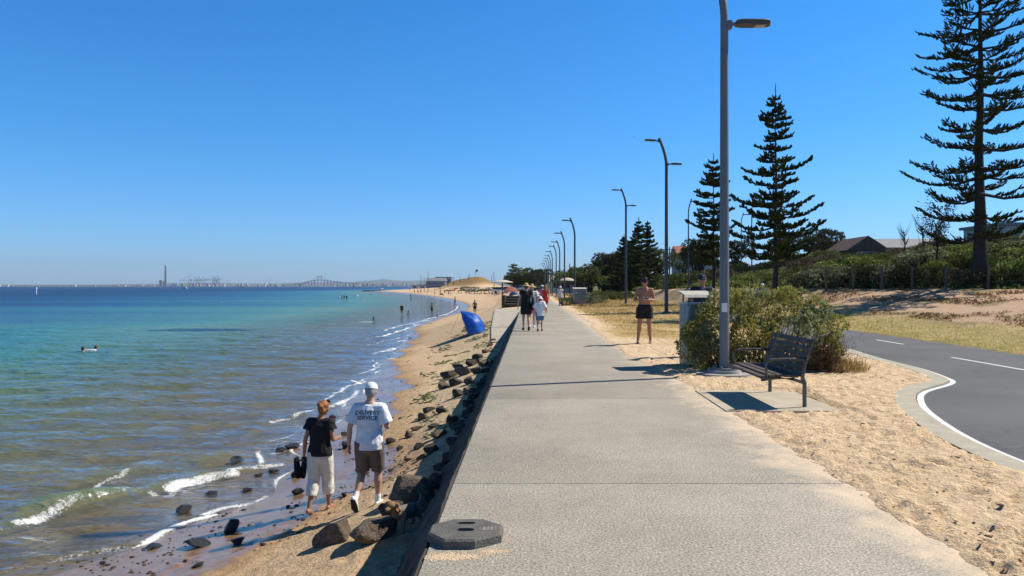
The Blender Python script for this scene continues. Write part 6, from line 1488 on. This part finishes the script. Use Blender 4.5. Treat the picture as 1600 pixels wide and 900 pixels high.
for (x0, x1, z0, z1) in ((-.012, -.006, .062, .098), (.006, .012, .062, .098), (-.018, .018, .076, .084)): mb.box((x0+hd.x, hd.y+.096, hd.z+z0), (x1+hd.x, hd.y+.106, hd.z+z1))
mb.build('emblem', CL['white'], co); clean(t)
walk1 = dict(knL=(-.09, .10, .50), anL=(-.09, .16, .09), knR=(.09, .00, .50), anR=(.09, -.20, .12), tyR=R(-30)); walk2 = dict(knR=(.09, .10, .50), anR=(.09, .16, .09), knL=(-.09, .00, .50), anL=(-.09, -.20, .12), tyL=R(-30))
def pat(px, D, z=.0): return Vector(((px-CX)/F_*D, D, z))
g_, J, k = person('woman in black dress and straw hat walking away on the path', pat(822, 26.8), R(3), 1.70, dict(walk1, elL=(-.27, 0, 1.13), wrL=(-.30, .02, .88), elR=(.25, .02, 1.13), wrR=(.27, .1, .92)), 'fair', 'brown', None, None, ('black', -.36, .028, .02, .3), ('black', 'black'), ('wide', 'straw'), .011, fem=True); clean(g_)
bg_ = thing('bag', 'black shoulder bag hanging at the right side of the woman in black', 'bag', (g_.location.x+.25, g_.location.y-.02, .98)); m1 = MB(); m1.limb([(0, 0, -.22), (0, 0, 0), (0, 0, .18)], [(.05, .14), (.07, .16), (.04, .11)], n=12); m1.build('pouch', CL['black'], bg_, smooth=True); MB().limb([(0, -.1, .15), (-.04, 0, .5), (0, .1, .15)], [.012]*3, n=6).build('strap', CL['black'], bg_)
g_, J, k = person('small child in white shirt and sun hat walking beside the woman in black', pat(843.5, 26.3), R(-3), 1.24, dict(walk2, elL=(-.27, .02, 1.14), wrL=(-.32, .05, .95), elR=(.27, .02, 1.14), wrR=(.32, .05, .95)), 'fair', 'brown', ('white', -.18, .9, .045), ('denim', .85, .04, .04), None, ('black', 'black'), ('sun', 'white'), .010); clean(g_)
g_, J, k = person('woman in pale clothes and straw hat half hidden behind the woman in black', pat(831, 28.3), R(0), 1.66, walk2, 'fair', 'blonde', ('cream', -.05, .5, .03), ('pink', .8, .03, .03), None, ('white', 'white'), ('wide', 'straw'), .014, fem=True); clean(g_)
g_, J, k = person('child in pink top and pink cap in front of the white hatted child', pat(841, 31.5), R(0), 1.32, walk1, 'fair', 'brown', ('pink', -.05, .6, .03), ('white', .8, .03, .03), None, ('white', 'white'), ('cap', 'pink'), .015); clean(g_)
g_, J, k = person('woman in red shorts with long auburn hair farther along the path', pat(852, 45), R(0), 1.62, walk2, 'tan', 'ginger', ('red', -.02, .1, .012), ('red', .8, .03, .03), None, None, None, .015, fem=True, hairstyle='long'); clean(g_)
g_, J, k = person('person in white cap and dark top just left of the woman in red', pat(847, 47), R(0), 1.66, walk1, 'tan', 'brown', ('pink', -.05, .6, .03), ('navy', .8, .03, .03), None, ('white', 'white'), ('cap', 'white'), .016); clean(g_)
g_, J, k = person('woman in cream dress and white sun hat walking towards the viewer', pat(875.5, 60), R(180), 1.60, walk1, 'tan', 'brown', None, None, ('cream', -.22, .04, .05, .4), ('black', 'black'), ('sun', 'white'), .016, fem=True); clean(g_)
# cyclist
cy = Vector(((1184-CX)/F_*41, 41, gz((1184-CX)/F_*41, 41)+.0)); cy.z = max(cy.z, .005)
sit = dict(pel=(0, -.10, .98), che=(0, .16, 1.22), nek=(0, .30, 1.36), hed=(0, .38, 1.50), shL=(-.18, .26, 1.30), shR=(.18, .26, 1.30), elL=(-.24, .42, 1.10), elR=(.24, .42, 1.10), wrL=(-.20, .58, 1.02), wrR=(.20, .58, 1.02), hiL=(-.09, -.08, .95), hiR=(.09, -.08, .95), knL=(-.10, .28, .78), knR=(.10, .25, .60), anL=(-.10, .12, .42), anR=(.10, .10, .20))
g_, J, k = person('cyclist in blue jacket and white helmet riding behind the large shrub', cy, R(200), 1.75, sit, 'tan', 'brown', ('blue', -.02, 1.9, .03), ('black', .95, .01, .01), None, ('black', 'black'), ('cap', 'white'), .016); clean(g_)
bk = thing('bicycle', 'dark bicycle ridden by the cyclist in blue', 'bicycle', cy, R(200))
for y in (-.52, .52):
    V = []; n = 28
    for k in range(n):
        a = 2*math.pi*k/n
        for j in range(6): b_ = 2*math.pi*j/6; V.append(((.018*math.sin(b_)), y+(.325+.018*math.cos(b_))*math.cos(a), .345+(.325+.018*math.cos(b_))*math.sin(a)))
    w_ = MB().add(V, [(k*6+j, k*6+(j+1) % 6, ((k+1) % n)*6+(j+1) % 6, ((k+1) % n)*6+j) for k in range(n) for j in range(6)]).build('wheel', m_blk, bk, smooth=True)
    sp_ = MB(); [sp_.limb([(0, y, .345), (0, y+.31*math.cos(a), .345+.31*math.sin(a))], [.003]*2, n=4) for a in np.arange(0, 6.28, .45)]; sp_.build('spokes', m_inox, w_)
fr_ = MB()
for a, b_ in (((0, -.52, .345), (0, -.12, .32)), ((0, -.12, .32), (0, -.2, .86)), ((0, -.12, .32), (0, .40, .80)), ((0, -.18, .78), (0, .38, .86)), ((0, -.52, .345), (0, -.18, .78)), ((0, .52, .345), (0, .38, .98))): fr_.limb([a, b_], [.018]*2, n=8)
fr_.build('frame', m_frame, bk); MB().limb([(-.24, .46, 1.0), (0, .40, .99), (.24, .46, 1.0)], [.014]*3, n=8).build('handlebar', m_blk, bk); MB().limb([(0, -.32, .88), (0, -.10, .89)], [(.07, .03), (.03, .02)], n=8).build('saddle', m_blk, bk)

# ---- beach people: a few figures built once, copied with their parts
lo = .026
def proto(**k): t, J, k_ = person('x', (0, -200, -50), 0, voxel=lo, **k); clean(t); return t
ps = {'trunks': proto(H=1.75, skin='tan', bottom=('black', .55, .02, .03)), 'blue': proto(H=1.75, skin='red', hair='black', bottom=('blue', .6, .02, .03), pose=walk1), 'swim': proto(H=1.66, skin='tan', fem=True, hair='brown', hairstyle='long', top=('navy', -.05, .02, .012), bottom=('navy', .12, .012, .0)),
      'black': proto(H=1.62, skin='fair', fem=True, hair='blonde', dress=('black', -.12, .02, .02, .3), pose=walk2), 'white': proto(H=1.70, skin='fair', top=('white', -.08, .6, .04), bottom=('khaki', .9, .03, .03), pose=walk1), 'dark': proto(H=1.72, skin='dark', hair='black', bottom=('black', .7, .03, .03), pose=dict(elL=(-.30, 0, 1.15), wrL=(-.2, .2, 1.0))),
      'red': proto(H=1.6, skin='tan', fem=True, hair='black', top=('red', -.05, .1, .015), bottom=('red', .2, .015, .0))}
sitp = dict(pel=(0, 0, .10), che=(0, -.10, .43), nek=(0, -.10, .61), hed=(0, -.06, .77), shL=(-.18, -.09, .56), shR=(.18, -.09, .56), elL=(-.25, -.2, .32), wrL=(-.22, -.25, .08), elR=(.25, .05, .38), wrR=(.12, .28, .42), hiL=(-.09, .02, .10), hiR=(.09, .02, .10), knL=(-.11, .36, .40), knR=(.12, .40, .36), anL=(-.12, .62, .09), anR=(.14, .68, .09))
ps['sit_red'] = proto(H=1.70, skin='red', pose=sitp, bottom=('black', .5, .02, .02)); ps['sit_white'] = proto(H=1.70, skin='fair', pose=sitp, top=('white', -.02, .5, .03), bottom=('navy', .6, .02, .02), fem=True, hat=('sun', 'white')); ps['sit_dark'] = proto(H=1.65, skin='tan', pose=sitp, top=('black', -.02, .1, .02), bottom=('red', .5, .02, .02), fem=True, hair='black', hairstyle='long')
taken = set()
def folk(kind, px, py, label, rz=None, z=None, sc=1.0, group=None, sink=0.0, water=False):
    p = hit(px, py, water=water); p.z -= sink
    rz = random.uniform(0, 6.28) if rz is None else rz; o = ps[kind]
    if kind in taken: o = copy_tree(o, loc=p, rz=rz, label=label, scale=sc)
    else: taken.add(kind); o.location = p; o.rotation_euler = (0, 0, rz); o['label'] = label; o.scale = (sc,)*3
    if group: o['group'] = group
    return o
random.seed(5)
folk('black', 628, 487.5, 'person in black and red wading in the shallows, left of the dark standing figure', water=True, sink=.55, rz=0)
folk('dark', 675, 487.5, 'dark figure leaning while wading at the edge of the shallows', water=True, sink=.40, sc=.95, rz=1.2)
folk('trunks', 711, 478.5, 'thin tanned figure standing on the wet sand edge beyond the wading pair', rz=2, sc=.95)
folk('dark', 742, 491, 'dark silhouetted figure standing just behind the blue tent', rz=.3, sc=.80)
folk('blue', 701, 461.5, 'person in blue trunks walking near the far waterline', sc=1.0); folk('red', 704.5, 462, 'person in red swimsuit beside the one in blue trunks')
folk('swim', 679, 462.5, 'woman in navy swimsuit at the far waterline left of the umbrellas'); folk('trunks', 688, 460, 'tanned man at the far waterline next to the orange umbrella')
folk('white', 668, 458.5, 'person in white shirt on the far beach'); folk('swim', 647.5, 459, 'leftmost bather of the group on the far tip of the beach'); folk('blue', 653, 459.3, 'middle bather of the group on the far tip of the beach'); folk('red', 657.5, 459, 'right bather in red on the far tip of the beach'); folk('black', 695, 459.5, 'person in black strolling on the far beach'); folk('dark', 593, 455.6, 'dark figure near the white umbrella on the beach tip')
GS = 'sunbathers sitting in front of the umbrellas'
for i, (px, py) in enumerate(((733, 459.2), (738, 459.5), (741.5, 460), (746, 459.7), (749.5, 460.2), (752, 459), (757, 459.5), (760, 460), (765, 459.5), (769, 460.3), (772.5, 459.6), (776, 460.4), (779, 459.8), (722, 458.4), (716, 458), (729, 458.5))):
    kd = ['sit_red', 'sit_white', 'sit_dark'][i % 3]; folk(kd, px, py, ['bare chested sunbather with black shorts sitting before the row of umbrellas', 'sunbather in white top and sun hat sitting before the row of umbrellas', 'sunbather in black top and red shorts sitting before the row of umbrellas'][i % 3], group=GS+[' in shorts', ' in white', ' in black'][i % 3])
for i, (px, py, kd, l) in enumerate(((744, 458, 'white', 'standing person in white shirt among the umbrellas'), (763, 458.5, 'red', 'standing person in red swimwear near the yellow umbrella'), (727, 457, 'trunks', 'standing tanned man left of the umbrella row'), (786, 458, 'swim', 'woman in navy swimsuit beside the pink gazebo'), (710, 457, 'blue', 'man in blue trunks standing left of the umbrella row'))): folk(kd, px, py, l)
# bathers far out
for i, (px, py, kd, l, sk) in enumerate(((529.5, 466, 'white', 'leftmost bather of the group of four standing in the far shallows', 1.0), (534.5, 466.5, 'dark', 'second bather of the group of four standing in the far shallows', .8), (538, 465.5, 'swim', 'third bather of the group of four standing in the far shallows', .8), (542, 467.2, 'black', 'rightmost and darkest bather of the group of four', .6), (559, 463, 'white', 'lone bather in white right of the group of four', 1.0), (566, 466, 'blue', 'bather low in the water right of the one in white', 1.25), (579, 461, 'trunks', 'bather alone in the water before the beach tip', 1.2), (609, 459.5, 'red', 'bather in red near the beach tip', 1.1), (642, 462, 'swim', 'bather near the far shore', 1.0), (642.5, 467, 'trunks', 'bather just off the far shore', 1.25))):
    folk(kd, px, py, l, water=True, sink=sk)
for (px, py, l, kd) in ((130, 550, 'left swimmer of the pair with head above the green water', 'white'), (150, 547, 'right swimmer of the pair with head above the green water', 'swim'), (584, 499.5, 'dark haired swimmer making a small splash near the shore', 'dark'), (638, 489, 'swimmer with only the head showing beside the wading person', 'dark'), (199, 467, 'distant swimmer in the dark blue water', 'dark'), (345.5, 472, 'distant swimmer with a bright cap', 'white'), (683, 495, 'dark haired child crouching in the wavelets', 'dark')):
    folk(kd, px, py, l, water=True, sink=1.42, rz=0)
p = hit(141, 549, water=True); t = thing('swim_float', 'orange and white swim float between the two near swimmers', 'float', p); MB().limb([(-.35, 0, .03), (.25, 0, .05)], [(.06, .12), (.07, .12)], n=10).build('buoy', CL['cream'], t, smooth=True)
# umbrellas, tents: thin cloth that lets the light through
def thin_cloth(name, c):
    m = leaf_mat(name, c, c, None, .55); m.node_tree.nodes['Attribute'].attribute_name = 'none'; return m
TC = {k: thin_cloth('canopy_'+k, c) for k, c in dict(black=(.02, .02, .02), white=(.8, .8, .8), cream=(.85, .82, .72), grey=(.25, .26, .28), denim=(.20, .32, .55), blue=(.05, .15, .55), red=(.62, .05, .04), pink=(.72, .45, .45), straw=(.55, .42, .22), yellow=(.80, .68, .10), teal=(.05, .35, .38), orange=(.78, .32, .07)).items()}
m_al = mat('alu_pole', (.5, .5, .5), .4, .1, 5, metal=.6)
def umbrella(px, py, colr, label, rad=1.1, h=1.9, tilt=0.0, loc=None, poler=.02, name='beach_umbrella', colr2=None, pitch=.35):
    p = loc or hit(px, py); t = thing(name, label, 'umbrella', p, random.uniform(0, 6))
    MB().limb([(0, 0, -.1), (0, 0, h)], [poler]*2, n=8).build('pole', m_al if poler < .05 else m_poled, t)
    V = []; n = 16
    for j in range(6):
        u = j/5.
        for k in range(n): a = 2*math.pi*k/n; V.append((rad*u*math.cos(a)*(1-.03*(k % 2)*u), rad*u*math.sin(a)*(1-.03*(k % 2)*u), h+.08-rad*pitch*u**1.7))
    me = MB().add(V, [(j*n+k, j*n+(k+1) % n, (j+1)*n+(k+1) % n, (j+1)*n+k) for j in range(5) for k in range(n)]).build('canopy', colr, t, smooth=True); s = me.modifiers.new('t', 'SOLIDIFY'); s.thickness = .01
    if colr2: me.data.materials.append(colr2); [setattr(f, 'material_index', (f.index % n)//2 % 2) for f in me.data.polygons]
    if tilt: t.rotation_euler[0] = tilt
    return t
for px, py, c, c2, l in ((597, 455.2, 'white', None, 'white umbrella alone on the tip of the beach'), (643, 457.2, 'white', 'blue', 'blue and white umbrella at the left of the far beach'), (681, 458, 'white', 'orange', 'white and orange umbrella on the far beach'), (705, 458.5, 'orange', None, 'orange umbrella on the far beach'), (689, 457.6, 'straw', None, 'straw coloured umbrella left of the orange one'), (722, 458, 'grey', None, 'dark grey umbrella in the middle of the far beach'), (744, 457.5, 'white', 'grey', 'white and grey umbrella at the left of the dense row'), (755, 457.8, 'white', None, 'plain white umbrella in the dense row'), (764, 457.2, 'white', 'teal', 'white and teal umbrella in the dense row'), (735, 457, 'grey', 'pink', 'grey and pink umbrella in the dense row'), (713, 457.2, 'grey', 'red', 'grey and red umbrella left of the dense row')):
    umbrella(px, py, TC[c], l, random.uniform(1.0, 1.35), 1.9, random.uniform(-.25, .25), colr2=TC[c2] if c2 else None)
umbrella(773, 461.5, TC['yellow'], 'large bright yellow umbrella pitched low in the row', 1.25, 1.5, .35, pitch=.5)
umbrella(0, 0, TC['cream'], 'big flat cream and yellow shade umbrella on a thick dark pole above the steps', 1.4, 2.45, 0, loc=Vector(((785-CX)/F_*92, 92, -.15)), poler=.09, name='shade_umbrella', colr2=None, pitch=.22)
umbrella(0, 0, TC['cream'], 'pale shade umbrella behind the far lamps at the right of the path', 1.5, 2.9, 0, loc=Vector(((886-CX)/F_*120, 120, .0)), poler=.06, name='shade_umbrella', pitch=.35)
def tent(px, py, c1, label, w_=2.2, h=1.4, d=1.6):
    p = hit(px, py); t = thing('beach_tent', label, 'tent', p, random.uniform(-.3, .3)); nu, nv = 9, 13; V = []
    for i in range(nu):
        u = i/(nu-1.)
        for j in range(nv): a = math.pi*j/(nv-1); V.append((-w_/2*math.cos(a), d*u, h*math.sin(a)*(1-.55*u*u)*(1-.0*math.sin(3*a))))
    o = link('canopy', fast_mesh('canopy', np.array(V), grid_faces(nu, nv), True), c1, t); s = o.modifiers.new('t', 'SOLIDIFY'); s.thickness = .01
    for u in (0, .98): MB().limb([(-w_/2*math.cos(a), d*u, .01+h*math.sin(a)*(1-.55*u*u)) for a in np.linspace(0, math.pi, 9)], [.012]*9, n=5).build('pole', m_al, t)
tent(798, 463.5, TC['pink'], 'pale pink beach gazebo left of the seating steps', 3.0, 1.9); tent(802, 465.5, TC['denim'], 'small pale blue tent in front of the pink gazebo', 1.5, 1.0); tent(783, 461, TC['white'], 'low white tent between the yellow umbrella and the pink gazebo', 1.9, 1.2); tent(690, 462.6, TC['black'], 'low black beach tent at the far waterline', 1.6, .9)
# bird
b = thing('bird', 'tiny seagull gliding in the sky between the lamps', 'bird', at(991, 90, 1.6+(447-215)/F_*90)); mb = MB(); mb.limb([(-.16, 0, 0), (0, 0, 0), (.16, 0, .01)], [.02, .045, .015], n=8)
mb.add([(-.04, 0, .02), (.05, 0, .02), (-.02, .35, .10), (-.12, .62, .04), (-.04, 0, .0), (.05, 0, .0), (-.02, .35, .085), (-.12, .62, .03)], [(0, 1, 2), (0, 2, 3), (4, 6, 5), (4, 7, 6), (0, 3, 7, 4), (1, 5, 6, 2), (2, 6, 7, 3)]); mb.add([(-.04, 0, .02), (.05, 0, .02), (-.02, -.35, .10), (-.12, -.62, .04), (-.04, 0, .0), (.05, 0, .0), (-.02, -.35, .085), (-.12, -.62, .03)], [(0, 2, 1), (0, 3, 2), (4, 5, 6), (4, 6, 7), (0, 4, 7, 3), (1, 2, 6, 5), (2, 3, 7, 6)])
mb.build('body', CL['white'], b)

# ---- air
mb = MB().box((-14000, -300, -12), (14000, 13500, 420)); m = bpy.data.materials.new('haze'); m.use_nodes = True; nt = m.node_tree; nt.nodes.clear()
pv_ = nt.nodes.new('ShaderNodeVolumePrincipled'); pv_.inputs['Density'].default_value = 5.5e-5; pv_.inputs['Color'].default_value = (.72, .84, 1, 1); pv_.inputs['Anisotropy'].default_value = .2
nt.links.new(pv_.outputs[0], nt.nodes.new('ShaderNodeOutputMaterial').inputs['Volume'])
tag(mb.build('haze', m), kind='stuff')
